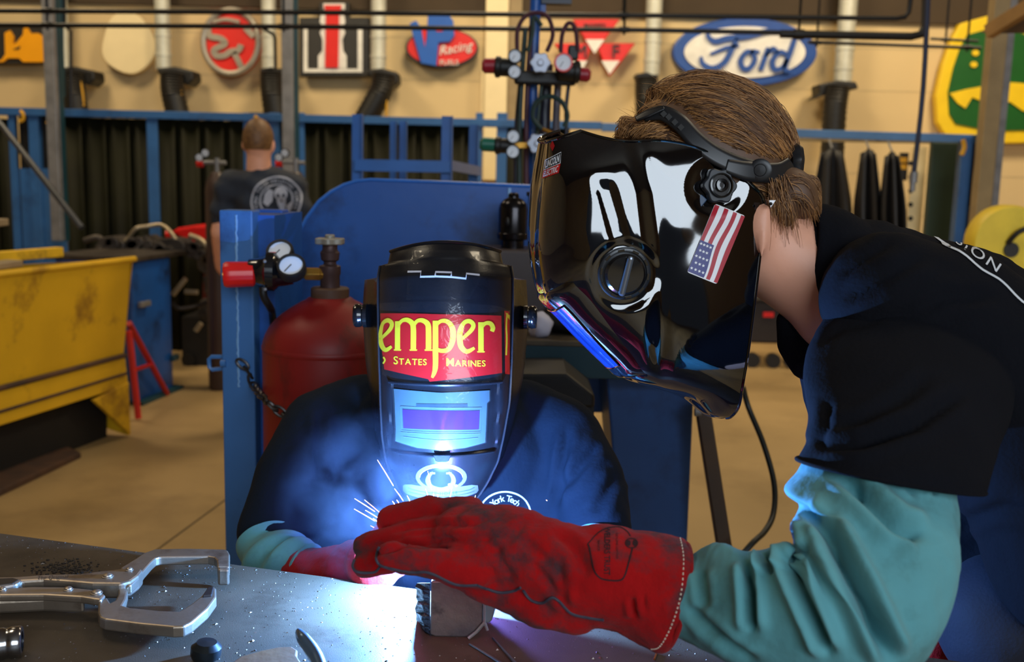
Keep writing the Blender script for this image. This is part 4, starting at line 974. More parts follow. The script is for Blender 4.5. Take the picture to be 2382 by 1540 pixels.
mb = MB(); mb.add([PZ(*zp(360 + p.x * .92, 424 - p.y * .75 - p.x * .05), zh + .0009) for p in vs], fs); mb.build('engraving', mat('engraved', (70, 56, 44), .6), t, fixn=False)

t = thing('steel_workpiece', PZ(1060, 1480, TZ), 'grey square tube offcut standing on the table under the red glove', 'workpiece')
wy = PZ(1040, 1482, TZ).y
WPm = mat('tube_grey', (140, 124, 112), .42, .5, c2=(92, 86, 88), scale=14, dirt=(34, 34, 40), dscale=18, dlev=(.55, .72), bump=.2, bscale=90)
def wpz(px, py, dy=0):
    p = PY(px, py, wy + dy); p.z = max(p.z, TZ); return p
MB().prism([wpz(*p) for p in [(1002, 1352), (1000, 1476), (1012, 1484), (1080, 1486), (1092, 1484), (1122, 1447), (1124, 1352)]], (.006, .07, 0)).build('front_wall', WPm, t, bevel=.002)
mb = MB(); random.seed(2); R = []
for i in range(15):
    yy = 1356 + i * 8.6; R.append([wpz(968 + random.uniform(-3, 3) + (0 if yy < 1440 else (yy - 1440) * .55), yy, .022), wpz(984 + random.uniform(-5, 5), yy, .004 + random.uniform(0, .006)), wpz(1001, yy, .001), wpz(1001, yy, .06), wpz(972, yy, .07)])
mb.rings(R); mb.build('torch_cut_edge', mat('torch_cut', (34, 34, 40), .3, .6, c2=(70, 74, 86), scale=40, bump=.6, bscale=120), t)
MB().prism([wpz(*p) for p in [(1126, 1352), (1126, 1446), (1136, 1452), (1144, 1444), (1156, 1400), (1160, 1352)]], (.006, .05, 0)).build('side_wall', mat('tube_bright', (150, 168, 176), .3, .7), t, bevel=.002)
be = mat('lit_edge', (214, 224, 226), .2, .8)  # pale strips put the light on the chamfer edges into the colour
MB().tube([wpz(1122, 1385, -.001), wpz(1127, 1400, -.001), wpz(1127, 1446, -.001), wpz(1134, 1466, -.001)], .0020, 6).build('edge_glint', be, t, True)
MB().tube([wpz(1127, 1448, -.001), wpz(1108, 1470, -.002), wpz(1089, 1485, -.006)], .0022, 6).build('edge_glint', be, t, True)

t = thing('metal_socket', PZ(20, 1490, TZ), 'shiny steel socket lying at the corner edge of the work table', 'socket')
a, b = PZ(-120, 1512, TZ + .0185), PZ(52, 1492, TZ + .0185); d = (b - a).normalized(); ln = (b - a).length
MB().lathe(a, d, [(.0165, 0), (.0185, .003), (.0185, ln - .02), (.0175, ln - .018), (.0175, ln - .014), (.0185, ln - .012), (.0185, ln - .002), (.017, ln), (.012, ln), (.012, ln - .02), (.0001, ln - .02)], 36).build('barrel', mat('chrome_socket', (170, 170, 172), .18, 1.0), t, True)
t = thing('bent_hook', PZ(720, 1500, TZ), 'blue-grey bent steel hook rising beside the brown plate on the table', 'hook')
hk = [PZ(694, 1468, TZ + .035), PZ(704, 1484, TZ + .034), PZ(722, 1508, TZ + .026), PZ(738, 1535, TZ + .018), PZ(752, 1580, TZ + .008), PZ(760, 1640, TZ + .008)]
MB().tube(hk, [.0035, .0075, .0085, .0085, .0085, .0085], 12, k=5).build('hook_rod', mat('hook_steel', (92, 112, 132), .3, .6), t, True)
t = thing('brown_plate', PZ(620, 1530, TZ), 'rusty brown flat steel plate at the bottom edge beside the bent hook', 'plate')
MB().prism([PZ(*p, TZ + .014) for p in [(520, 1555), (560, 1526), (610, 1512), (650, 1504), (678, 1503), (692, 1512), (690, 1524), (704, 1545), (730, 1640), (500, 1640)]], (0, 0, -.014)).build('plate_body', mat('rust_plate', (120, 84, 50), .6, .2, c2=(92, 62, 40), scale=20, bump=.2), t, bevel=.002)
tag(MB().lathe(PZ(478, 1530, TZ), (.1, 0, 1), [(.016, 0), (.018, .006), (.018, .014), (.012, .02), (.0001, .021)], 16).build('dark_nut', mat('dark_steel', (48, 54, 58), .35, .7), None, True), 'dark round steel nut next to the rusty brown plate', 'nut')
wr = mat('wire_grey', (110, 128, 136), .35, .8)
for p, q, lab in (((1092, 1498), (1180, 1552), 'grey wire piece nearest the tube offcut, pointing to the bottom edge'), ((1146, 1484), (1205, 1550), 'grey wire piece lying right of the other one')):
    tag(MB().tube([PZ(*p, TZ + .0022), PZ(*q, TZ + .0022)], [.0012, .0021], 8).build('wire_piece', wr, None, True), lab, 'wire')
tag(MB().tube([PZ(1528, 1518, TZ + .0014), PZ(1522, 1534, TZ + .0014)], .0013, 6).build('copper_wire', mat('copper', (196, 120, 60), .3, .8), None, True), 'tiny copper wire bit beneath the cuff of the red glove', 'wire')
random.seed(11); mb = MB()
for i in range(3200):
    s_ = random.uniform(.25, 1.7); n_ = random.random() ** 1.2 * .5; q = P0 + ed * s_ + en * (n_ + .004); r = random.uniform(.0004, .0013) * (2.0 if random.random() < .06 else 1)
    r *= .8; a = random.uniform(0, 6.3); x_, y_ = V((math.cos(a), math.sin(a), 0)) * r * random.uniform(.8, 2.2), V((-math.sin(a), math.cos(a), 0)) * r
    mb.add([q + x_ + V((0, 0, .0001)), q - x_ * .6 + y_ + V((0, 0, .0001)), q - x_ * .6 - y_ + V((0, 0, .0001)), q + V((0, 0, r * 1.1))], [(0, 2, 1), (0, 1, 3), (1, 2, 3), (2, 0, 3)])
tag(mb.build('metal_grit', mat('grit', (120, 110, 104), .35, .7), None), 'fine metal grit scattered over the work table', 'grit', None, 'stuff')
mb = MB()
for i in range(260):
    q = PZ(random.gauss(150, 40), random.gauss(1322, 9), TZ); r = random.uniform(.0005, .0022)
    mb.ell(q + V((0, 0, r * .5)), (V((r * random.uniform(.8, 1.6), 0, 0)), V((0, r, 0)), V((0, 0, r * .7))), 5, 3)
tag(mb.build('slag_crumbs', mat('slag', (44, 36, 30), .7), None), 'dark slag crumbs heaped on the table behind the clamp handle', 'slag', None, 'stuff')
# ================================================================ seated welder
LD = 1.62
navy = mat('navy_tee', (18, 28, 42), .9, var=.12, scale=10, bump=.25, bscale=160, spec=.15)
leather_g = mat('green_sleeve', (100, 166, 174), .8, c2=(84, 144, 150), scale=9, dirt=(64, 104, 100), dscale=9, dlev=(.55, .78), bump=.15, bscale=150, sheen=.1, spec=.2)
leather_r = mat('red_suede', (176, 16, 18), .9, c2=(148, 12, 16), scale=14, dirt=(70, 44, 48), dscale=13, dlev=(.52, .66), bump=.3, bscale=260, sheen=.06, spec=.1)
def d2(px, py, d): return D(px, py, d)
mb = MB()
mb.ell(d2(1036, 760, 1.72), (V((.078, 0, 0)), V((0, .098, 0)), V((0, -.02, .115))))
mb.ell(d2(1036, 800, 1.625), (V((.014, 0, 0)), V((0, .018, 0)), V((0, 0, .02))), 10, 8)           # nose
mb.ell(d2(1036, 870, 1.66), (V((.03, 0, 0)), V((0, .03, 0)), V((0, 0, .02))), 12, 8)             # chin
for sx in (-1, 1): mb.ell(d2(1036 + sx * 116, 775, 1.73), (V((.012, 0, 0)), V((0, .02, 0)), V((0, 0, .032))), 10, 8)
mb.caps([d2(1036, 830, 1.75), d2(1034, 930, 1.80)], [.062, .066])
mb.ell(d2(1030, 1110, 1.80), (V((.165, 0, 0)), V((0, .09, 0)), V((0, 0, .19))))
mb.caps([d2(1030, 1150, 1.82), d2(1030, 1500, 1.9)], [.13, .14])
for sh, el, wr_, hd in (((752, 1000, 1.81), (640, 1262, 1.665), (715, 1330, 1.58), (830, 1335, 1.49)), ((1312, 1030, 1.81), (1395, 1262, 1.66), (1320, 1335, 1.54), (1195, 1350, 1.455))):
    mb.caps([d2(*sh), d2(*sh).lerp(d2(*el), .5) + CF * .005, d2(*el), d2(*wr_), d2(*hd)], [.05, .042, .036, .026, .026])
for sx in (-1, 1): mb.caps([d2(1030 + sx * 110, 1500, 1.9), d2(1030 + sx * 150, 1560, 1.5), d2(1030 + sx * 150, 2000, 1.65), d2(1030 + sx * 150, 2160, 1.66)], [.09, .07, .05, .045])
person_l = finish(baked(mb, .009, 8, 'body'), skin, 'person')
tag(person_l, 'person in a navy tee bowed low behind the table, helmet down over the face', 'person')
mb = MB()
mb.ell(d2(1030, 1120, 1.80), (V((.205, 0, 0)), V((0, .125, 0)), V((0, 0, .205))), 36, 24)
mb.ell(d2(1010, 1010, 1.83), (V((.22, 0, 0)), V((0, .10, 0)), V((0, 0, .105))), 36, 24)
mb.caps([d2(1030, 1180, 1.82), d2(1030, 1500, 1.9)], [.165, .17], 28)
mb.caps([d2(850, 960, 1.84), d2(752, 1000, 1.81), d2(690, 1110, 1.74), d2(645, 1235, 1.69)], [.075, .076, .069, .064], 24)
mb.caps([d2(1210, 980, 1.84), d2(1312, 1030, 1.81), d2(1362, 1120, 1.75), d2(1392, 1235, 1.68)], [.078, .078, .066, .06], 24)
mb.caps([d2(940, 905, 1.82), d2(1120, 915, 1.82)], [.055, .06], 20)
mb.caps([d2(790, 1080, 1.80), d2(790, 1200, 1.78), d2(830, 1340, 1.78)], [.075, .08, .08], 20)
mb.caps([d2(1275, 1100, 1.80), d2(1275, 1200, 1.78), d2(1240, 1340, 1.78)], [.075, .08, .08], 20)
me = baked(mb, .007, 8, 'tshirt')
def tee_fold(c, n):
    u = (c - CAM).dot(CR) / (c - CAM).dot(CF) * FPX + 1191; v = 770 - (c - CAM).dot(CU) / (c - CAM).dot(CF) * FPX
    f = .004 * fbm(c, 9) + .006 * fbm(c + V((3, 0, 0)), 4)
    for (x0, y0, x1, y1, dep, wd) in ((1325, 985, 1290, 1190, .010, 9), (1400, 1030, 1295, 1150, .008, 10), (745, 950, 742, 1130, .008, 9), (690, 1010, 800, 1100, .005, 16), (1440, 1100, 1380, 1200, .006, 12)):
        t_ = ((u - x0) * (x1 - x0) + (v - y0) * (y1 - y0)) / ((x1 - x0) ** 2 + (y1 - y0) ** 2)
        if 0 < t_ < 1:
            dd_ = abs((u - x0) * (y1 - y0) - (v - y0) * (x1 - x0)) / math.hypot(x1 - x0, y1 - y0)
            f -= dep * math.exp(-(dd_ / wd) ** 2) * sstep(0, .2, t_) * sstep(1, .8, t_)
            f += dep * .6 * math.exp(-((dd_ - 2.2 * wd) / wd) ** 2) * sstep(0, .2, t_) * sstep(1, .8, t_)
    return c + n * f
displace(me, tee_fold)
tee_l = finish(me, navy, 'tshirt', person_l)
bv = bvh_of(tee_l); wmat = mat('print_white', (226, 232, 240), .7); mb = MB(); cd0 = ray(1175, 1190)
vs, fs = stroke2([(1175 + 62 * math.cos(a), 1199 - 56 * math.sin(a)) for a in [PI * i / 24 for i in range(25)]], 3.4, 1); decal(mb, bv, vs, fs, lambda a, b: d2(a, b, 1.68), cd0, .002, 8)
for i, ch in enumerate('York Tech'):
    if ch == ' ': continue
    a = PI / 2 + .78 - i * .195; vs, fs = text_mesh(ch, 21, bold=.04); r_ = 40; ca = a - PI / 2
    decal(mb, bv, [V((1175 + r_ * math.cos(a) + p.x * math.cos(ca) + -p.y * math.sin(ca), 1199 - r_ * math.sin(a) - p.x * math.sin(ca) - p.y * math.cos(ca), 0)) for p in vs], fs, lambda a_, b_: d2(a_, b_, 1.68), cd0, .002, 6)
mb.build('chest_badge', wmat, tee_l, fixn=False)
mb = MB(); mb.caps([d2(1030, 1490, 1.9), d2(1030, 1520, 1.9)], [.16, .155])
for sx in (-1, 1): mb.caps([d2(1030 + sx * 105, 1510, 1.9), d2(1030 + sx * 150, 1570, 1.52), d2(1030 + sx * 150, 2000, 1.66), d2(1030 + sx * 150, 2140, 1.67)], [.105, .085, .065, .06])
finish(baked(mb, .012, 6, 'jeans'), jeans_dk, 'jeans', person_l)
for sx in (-1, 1):
    q = d2(1030 + sx * 150, 2160, 1.67); q.z = .045; MB().ell(q + V((0, -.07, 0)), (V((.05, 0, 0)), V((0, .14, 0)), V((0, 0, .045))), 16, 10).build('boot', M['black'], person_l, True)

def loft_tube(path, rads, fold, n=64, k=14, name='sleeve', flat_=None):   # tube with folds: fold(s, a) -> relative radius change
    pts = smooth_path([tuple(p) for p in path], k); m_ = len(pts) - 1; R = []; x = None
    for i, p in enumerate(pts):
        d = (pts[min(i + 1, m_)] - pts[max(i - 1, 0)]).normalized()
        if x is None: x = (CF - d * CF.dot(d)).normalized()
        else: x = (x - d * x.dot(d)).normalized()
        y_ = d.cross(x); s_ = i / m_; r = lerp_tab([(j / (len(rads) - 1), q) for j, q in enumerate(rads)], s_)
        ring = []
        for j in range(n):
            a = 2 * PI * j / n; dv = x * math.cos(a) + y_ * math.sin(a); ring.append(p + dv * (r * (1 + fold(s_, a))))
        R.append(ring)
    mb = MB(); mb.rings(R, True, True); return mb
# green cuff and glove of the seated welder
def fold_a(s_, a): return .10 * math.sin(s_ * 26 + 1.5 * math.sin(a + s_ * 3)) + .05 * math.sin(s_ * 40 + a * 2)
loft_tube([d2(650, 1215, 1.69), d2(634, 1275, 1.66), d2(655, 1318, 1.61), d2(725, 1330, 1.575)], [.05, .055, .052, .042], fold_a).build('sleeve', leather_g, person_l, True)
mb = MB(); mb.caps([d2(686, 1338, 1.60), d2(760, 1335, 1.53), d2(846, 1312, 1.475)], [.044, .040, .038])
wpL = d2(840, 1352, 1.47)
for k, (ex, ey, ed_) in enumerate(((930, 1262, 1.43), (945, 1285, 1.43), (945, 1306, 1.435), (930, 1326, 1.445))):
    mb.caps([d2(845, 1312 + k * 9, 1.475), d2(890, 1280 + k * 19, 1.45), d2(ex, ey, ed_)], [.017, .0145, .012], 12)
mb.caps([d2(840, 1312, 1.48), d2(880, 1286, 1.43), d2(915, 1280, 1.415)], [.018, .015, .012], 12)
mb.ell(d2(920, 1240, 1.43), (V((.030, 0, 0)), V((0, .026, 0)), V((0, 0, .034))), 16, 12); mb.caps([d2(868, 1312, 1.448), d2(912, 1256, 1.43)], [.042, .03])  # unseen extra fist bulk, added to keep arc light off the left arm
me = baked(mb, .004, 5, 'glove'); displace(me, lambda c, n: c + n * (.003 * fbm(c, 28)))
finish(me, leather_r, 'glove', person_l)
loft_tube([d2(1392, 1240, 1.68), d2(1390, 1290, 1.62), d2(1340, 1325, 1.55), d2(1300, 1330, 1.52)], [.036, .048, .042, .036], fold_a).build('sleeve', leather_g, person_l, True)
mb = MB(); mb.caps([d2(1320, 1335, 1.53), d2(1250, 1345, 1.49), d2(1190, 1350, 1.45)], [.044, .040, .036])
for k in range(4): mb.caps([d2(1185, 1340 + k * 9, 1.45), d2(1150, 1338 + k * 11, 1.43), d2(1125, 1348 + k * 9, 1.425)], [.016, .0135, .011], 12)
mb.caps([d2(1200, 1328, 1.45), d2(1160, 1318, 1.42), d2(1135, 1326, 1.41)], [.018, .015, .012], 12)
finish(baked(mb, .005, 5, 'glove'), leather_r, 'glove', person_l)

# welding gun held by the seated welder
t = thing('welding_gun', d2(930, 1290, 1.43), 'black welding gun with bent neck held in the seated welder glove', 'welding gun')
MB().tube([d2(790, 1360, 1.50), d2(860, 1326, 1.45), d2(915, 1296, 1.43)], [.013, .014, .012], 14, k=4).build('handle', M['black'], t, True)
MB().tube([d2(915, 1296, 1.43), d2(950, 1276, 1.415), d2(975, 1276, 1.40)], [.007, .007, .006], 12, k=5).build('neck', mat('gun_brass', (150, 110, 60), .35, .8), t, True)
MB().cyl(d2(972, 1275, 1.402), d2(988, 1280, 1.392), .0085, 16).build('nozzle', M['steel'], t, True)
# ---------------------------------------------------------------- helmet of the seated welder
def film(name, rough, bump, bscale, haze=.03):                    # thin clear film: see-through with a glossy top
    m = bpy.data.materials.new(name); m.use_nodes = True; nt = m.node_tree; L = nt.links.new; nt.nodes.remove(nt.nodes['Principled BSDF'])
    tr = nt.nodes.new('ShaderNodeBsdfTransparent'); g = nt.nodes.new('ShaderNodeBsdfGlossy'); g.inputs['Roughness'].default_value = rough
    df = nt.nodes.new('ShaderNodeBsdfDiffuse'); df.inputs['Color'].default_value = (.6, .75, .85, 1)
    fr = nt.nodes.new('ShaderNodeFresnel'); fr.inputs['IOR'].default_value = 1.5
    n = nt.nodes.new('ShaderNodeTexNoise'); n.inputs['Scale'].default_value = bscale; n.inputs['Detail'].default_value = 3; n.inputs['Distortion'].default_value = 1.2
    tc = nt.nodes.new('ShaderNodeTexCoord'); L(tc.outputs['Object'], n.inputs['Vector'])
    bp = nt.nodes.new('ShaderNodeBump'); bp.inputs['Strength'].default_value = bump; bp.inputs['Distance'].default_value = .004; L(n.outputs[0], bp.inputs['Height'])
    L(bp.outputs[0], g.inputs['Normal']); L(bp.outputs[0], fr.inputs['Normal'])
    m1 = nt.nodes.new('ShaderNodeMixShader'); m1.inputs[0].default_value = haze; L(tr.outputs[0], m1.inputs[1]); L(df.outputs[0], m1.inputs[2])
    m2 = nt.nodes.new('ShaderNodeMixShader'); mr_ = nt.nodes.new('ShaderNodeMapRange'); mr_.inputs[1].default_value = .03; mr_.inputs[2].default_value = .5; mr_.inputs[3].default_value = .04; mr_.inputs[4].default_value = .16; L(fr.outputs[0], mr_.inputs[0]); L(mr_.outputs[0], m2.inputs[0]); L(m1.outputs[0], m2.inputs[1]); L(g.outputs[0], m2.inputs[2])
    L(m2.outputs[0], nt.nodes['Material Output'].inputs['Surface']); return m
h = thing('welding_helmet', d2(1036, 760, 1.70), 'matte black welding helmet with red and yellow sticker, worn by the seated welder', 'helmet')
TB = {k: [] for k in ('cx', 'wc', 'wo', 'c', 'k')}
for y_, cx_, wc_, wo_, c_, k_ in ((563, 1036, 128, 130, .035, 22), (580, 1036, 131, 133, .048, 20), (598, 1036, 134, 136, .057, 15), (604, 1036, 152, 154, .058, 14), (632, 1036, 156, 159, .070, 8), (641, 1036, 157, 188, .073, 6), (700, 1036, 157, 192, .083, 4), (760, 1036, 156, 191, .09, 1), (850, 1036, 154, 186, .095, -6), (900, 1036, 152, 180, .097, -10), (950, 1035, 150, 172, .097, -12), (1030, 1030, 141, 158, .093, -13), (1090, 1028, 130, 142, .084, -16), (1140, 1026, 108, 118, .07, -18), (1180, 1024, 84, 92, .05, -18), (1200, 1024, 62, 66, .035, -18)):
    for kk_, v_ in zip(('cx', 'wc', 'wo', 'c', 'k'), (cx_, wc_, wo_, c_, k_)): TB[kk_].append((y_, v_))
def LHs(y_, s_, off=0.0):                                       # s in -1..1 centre panel, 1..2 the wing behind it
    cx_, wc_, wo_, c_, k_ = (lerp_tab(TB[q], y_) for q in ('cx', 'wc', 'wo', 'c', 'k'))
    a = abs(s_); sg = 1 if s_ >= 0 else -1; wm = wc_ * LD / FPX; Rr = 1.12 * wm
    if a <= 1:
        x = wc_ * a; c = c_ - (Rr - math.sqrt(Rr * Rr - (wm * a) ** 2))
        if 893 < y_ < 1062 and x < 128:                        # recess round the lens
            c -= .006 * sstep(893, 900, y_) * sstep(1062, 1055, y_) * sstep(128, 122, x)
    else:
        t_ = a - 1; c = c_ - (Rr - math.sqrt(Rr * Rr - wm ** 2)) - .012 * sstep(0, .12, t_) - .085 * t_; x = wc_ + (wo_ - wc_) * min(1, t_ * 1.4) 
    yy = y_ + k_ * min(1.3, a) ** 2
    return D(cx_ + sg * x, yy, LD - c - off)
ys = [563, 566, 572, 580, 590, 595, 598, 600, 602, 604, 612, 626, 632, 634, 638, 641, 650] + list(range(665, 893, 14)) + [893, 896, 900, 906] + list(range(916, 1040, 12)) + [1041, 1050, 1055, 1058, 1062] + list(range(1072, 1200, 10)) + [1200]
sv = [-2, -1.75, -1.5, -1.25, -1.12, -1.06, -1.02] + [i / 24 for i in range(-24, 25)] + [1.02, 1.06, 1.12, 1.25, 1.5, 1.75, 2]
mb = MB(); mb.rings([[LHs(y_, s_) for s_ in sv] for y_ in ys], closed=False, caps=False)
hm_l = mat('helmet_matte', (26, 27, 33), .3, var=.15, scale=20, bump=.04, bscale=300, rvar=.06, spec=.3)
shell = mb.build('shell', hm_l, h, True, solid=0); 
me = shell.data
if sum((p.normal.dot(CF) for p in me.polygons)) > 0: me.flip_normals()
bvl = bvh_of(shell)
md = shell.modifiers.new('solid', 'SOLIDIFY'); md.thickness = .003; md.offset = -1
MB().tube([LHs(563, s_ / 20, .0005) for s_ in range(-20, 21)], .0028, 8).build('rim_bead', mat('helmet_gloss', (26, 28, 36), .2), h, True)
for sx in (-1, 1):
    MB().tube([LHs(y_, sx * 1.0, .0008) for y_ in range(606, 1190, 12)], .0022, 6).build('panel_edge', mat('helmet_edge', (36, 36, 42), .25) if sx < 0 else bpy.data.materials['helmet_edge'], shell, True)
c2w = lambda a, b: D(a, b, 1.55)
rdir = ray(1036, 800)
def ldecal(name, shapes, m_, lift, mx=9, parent=None):
    mb = MB()
    for vs, fs in shapes: decal(mb, bvl, vs, fs, c2w, rdir, lift, mx)
    return mb.build(name, m_, parent or h, 'plain', fixn=False)
# (crop zoom 2.406 -> photo px)
cz = lambda x, y: (800 + x / 2.406, 540 + y / 2.406)
red_l = mat('sticker_red', (206, 24, 28), .35, var=.05); yel_l = mat('sticker_yellow', (246, 212, 48), .35, var=.03)
st = ldecal('red_sticker', [ngon([cz(*p) for p in [(196, 450), (540, 462), (884, 466), (886, 790), (540, 778), (522, 800), (482, 834), (474, 820), (490, 776), (222, 770), (205, 640)]])], red_l, .0008)
E = lambda pts: [cz(*p) for p in pts]
w_ = 10.5
shp = [stroke2(E(p), q) for p, q in (
    ([(196, 602), (255, 548), (268, 512), (244, 492), (212, 512), (198, 575)], [w_ * .6, w_ * .9, w_, w_, w_ * .8, w_]), ([(198, 570), (206, 630), (232, 660), (268, 640)], [w_, w_ * 1.2, w_, w_ * .6]),
    ([(302, 498), (302, 660)], w_ * 1.2), ([(302, 528), (325, 498), (355, 492), (384, 510), (392, 545), (392, 660)], [w_ * .7, w_ * .8, w_, w_ * 1.2, w_ * 1.2, w_ * 1.2]), ([(392, 528), (412, 500), (442, 496), (470, 515), (476, 550), (476, 660)], [w_ * .7, w_ * .8, w_, w_ * 1.2, w_ * 1.2, w_ * 1.2]),
    ([(514, 498), (514, 650), (513, 760), (496, 812)], [w_ * 1.2, w_ * 1.2, w_ * 1.1, w_ * .5]), ([(514, 525), (545, 500), (582, 505), (608, 545), (608, 605), (585, 655), (548, 664), (520, 655)], [w_ * .7, w_ * .8, w_, w_ * 1.2, w_ * 1.2, w_, w_ * .9, w_ * .7]),
    ([(648, 608), (705, 556), (722, 522), (700, 500), (668, 512), (648, 560), (646, 600)], [w_ * .6, w_ * .9, w_, w_, w_ * .9, w_ * 1.2, w_ * 1.2]), ([(646, 595), (654, 640), (685, 668), (728, 648)], [w_ * 1.2, w_ * 1.2, w_, w_ * .6]),
    ([(764, 505), (764, 668)], w_ * 1.2), ([(764, 540), (788, 512), (818, 512), (832, 535), (826, 556)], [w_ * .7, w_ * .8, w_, w_ * 1.1, w_ * .9]))]
for x_, y_ in ((302, 660), (392, 660), (476, 660), (764, 670)): shp.append(ngon(E([(x_ - 22, y_ - 4), (x_ + 22, y_ - 4), (x_ + 20, y_ + 4), (x_ - 20, y_ + 4)])))
def small_caps(word, cx_, cy_, big, small, rot):
    out = []; tw_ = 0; pcs = []
    for i, ch in enumerate(word):
        sz = big if i == 0 else small; vs, fs = text_mesh(ch, sz, bold=.32); x0 = min(p.x for p in vs); x1 = max(p.x for p in vs); yb = min(p.y for p in vs); pcs.append((vs, fs, x0, x1, yb)); tw_ += x1 - x0 + sz * .10
    x = -tw_ / 2
    for vs, fs, x0, x1, yb in pcs:
        out.append(([V((cx_ + (p.x - x0 + x), cy_ - (p.y - yb) + rot * (p.x - x0 + x), 0)) for p in vs], fs)); x += x1 - x0 + big * .09
    return out
shp += small_caps('STATES', *cz(374, 742), 26, 20, .02) + small_caps('MARINES', *cz(682, 750), 26, 20, .02)
vs, fs = stroke2(E([(218, 700), (228, 718), (216, 738)]), 4); shp.append((vs, fs))
ldecal('yellow_lettering', shp, yel_l, .0013, 7, st)
ldecal('sticker_offcut', [ngon(E([(902, 436), (934, 440), (934, 800), (905, 796)]))], red_l, .0008)
ldecal('yellow_scrap', [stroke2(E([(918, 450), (912, 520), (914, 600), (910, 690)]), 4), ngon(E([(906, 446), (934, 462), (932, 490), (918, 470)]))], yel_l, .0013)
ldecal('white_key_line', [stroke2(E(p), 4.6, 0) for p in ([(355, 218), (432, 220), (428, 250), (510, 250)], [(510, 252), (514, 224), (602, 227), (599, 256)], [(508, 249), (600, 253), (682, 261), (686, 232), (760, 238)])], mat('tape_white', (232, 234, 246), .4), .0008, 8)
tape = film('clear_tape', .10, .35, 42, .004)
ldecal('clear_tape', [ngon(E([(192, 392), (540, 392), (860, 412), (938, 436), (884, 520), (886, 770), (880, 840), (660, 862), (520, 862), (280, 830), (212, 800), (210, 600)]))], tape, .0018, 8)
ldecal('clear_tape', [ngon(E([(360, 95), (760, 100), (760, 272), (700, 380), (350, 380), (360, 210)]))], tape, .0014, 8)
# lens
fr = mat('lens_frame', (96, 118, 136), .3, .2)
cp = [(916, 905), (1026, 912), (1138, 908), (1138, 932), (1132, 938), (1128, 1030), (1080, 1040), (1026, 1044), (972, 1040), (920, 1028), (921, 1000), (918, 930)]
lens = ldecal('lens_cassette', [ngon([cz_ for cz_ in cp])], mat('lens_bezel', (70, 92, 102), .35), .0012, 9)
ldecal('purple_filter', [ngon([(938, 952), (1114, 954), (1112, 998), (940, 996)])], mat('filter_purple', (66, 24, 92), .12, coat=.5), .002, 9, lens)
ldecal('sensor_strip', [ngon([(970, 938), (1086, 938), (1086, 945), (970, 945)])], mat('sensor_dark', (44, 60, 70), .3), .002, 9, lens)
ldecal('bezel_line', [stroke2(p, 1.6, 1) for p in ([(934, 946), (1118, 948), (1116, 1004), (936, 1002), (934, 946)], [(934, 1006), (1116, 1008)], [(940, 1016), (1026, 1022), (1110, 1018)])], fr, .0022, 9, lens)
ldecal('cover_plate', [ngon(cp)], film('cover_plate', .06, .06, 60, .02), .0042, 9, lens)
MB().tube([LHs(y_, s_, .001) for y_, s_ in [(895, i / 10 * .86) for i in range(-10, 11)]], .0030, 8).build('lens_brow', hm_l, shell, True)
MB().tube([LHs(1062, i / 10 * .88, .0005) for i in range(-10, 11)], .0018, 8).build('lens_sill', hm_l, shell, True)
q = LHs(1064, 0, .002); MB().prism([q + CR * a * .001 + CU * b * .001 for a, b in [(-14, 4), (14, 4), (10, -5), (6, -7), (-6, -7), (-10, -5)]], -CF * .004).build('release_tab', hm_l, h, bevel=.001)
# horseshoe sticker
wst = mat('sticker_white', (92, 95, 104), .35); nst = mat('sticker_navy', (22, 28, 48), .3); sil = mat('sticker_silver', (96, 104, 124), .3)
z0, z1 = cz(545, 1370), 0
ov = lambda rx, ry, a0=0, a1=2 * PI: [(z0[0] + rx * math.cos(a0 + (a1 - a0) * i / 32), z0[1] - ry * math.sin(a0 + (a1 - a0) * i / 32)) for i in range(33)]
rb = lambda pts: [cz(*p) for p in pts]
hs = ldecal('oval_sticker', [ngon(ov(59, 34)[:-1]), ngon(rb([(340, 1422), (380, 1418), (545, 1432), (715, 1420), (750, 1428), (756, 1460), (745, 1478), (640, 1500), (545, 1506), (440, 1500), (345, 1482), (326, 1465), (328, 1432)]))], wst, .0008)
ldecal('oval_field', [ngon(ov(50, 27)[:-1])], nst, .0012, 9, hs)
ldecal('oval_line', [stroke2(ov(49, 26, 0, PI), 1.4, 1)], mat('sticker_tan', (190, 160, 110), .4), .0015, 9, hs)
ldecal('horseshoe', [stroke2(rb([(500, 1335), (478, 1360), (472, 1392), (490, 1422), (520, 1432)]), [4, 9, 11, 11, 9]), stroke2(rb([(585, 1335), (606, 1360), (612, 1392), (596, 1422), (565, 1432)]), [4, 9, 11, 11, 9]), stroke2(rb([(515, 1431), (545, 1436), (572, 1431)]), 9), ngon(rb([(482, 1336), (512, 1336), (512, 1348), (482, 1348)])), ngon(rb([(572, 1336), (602, 1336), (602, 1348), (572, 1348)]))], sil, .0016, 7, hs)
ldecal('flower', [ngon(circle2(*cz(*p), 4.2, 3.6, 10)) for p in ((590, 1408), (612, 1400), (626, 1416), (600, 1424), (575, 1438))], mat('sticker_lilac', (110, 96, 124), .4), .002, 7, hs)
def ltext(body, cx_, cy_, sz, **k_):
    vs, fs = text_mesh(body, sz, **k_); return ([V((cx_ + p.x, cy_ - p.y - .0011 * p.x * p.x, 0)) for p in vs], fs)
ldecal('ribbon', [stroke2(rb([(360, 1438), (400, 1450), (545, 1462), (690, 1450), (730, 1436)]), 1.2), stroke2(rb([(360, 1462), (400, 1470), (545, 1482), (690, 1470), (730, 1460)]), 1.2), ltext('GIFT HORSE', *cz(545, 1464), 11, bold=.02, spacing=1.3), ltext('TRADING COMPANY', *cz(545, 1487), 5.5, spacing=1.3)], mat('ribbon_blue', (44, 54, 100), .4), .0013, 7, hs)
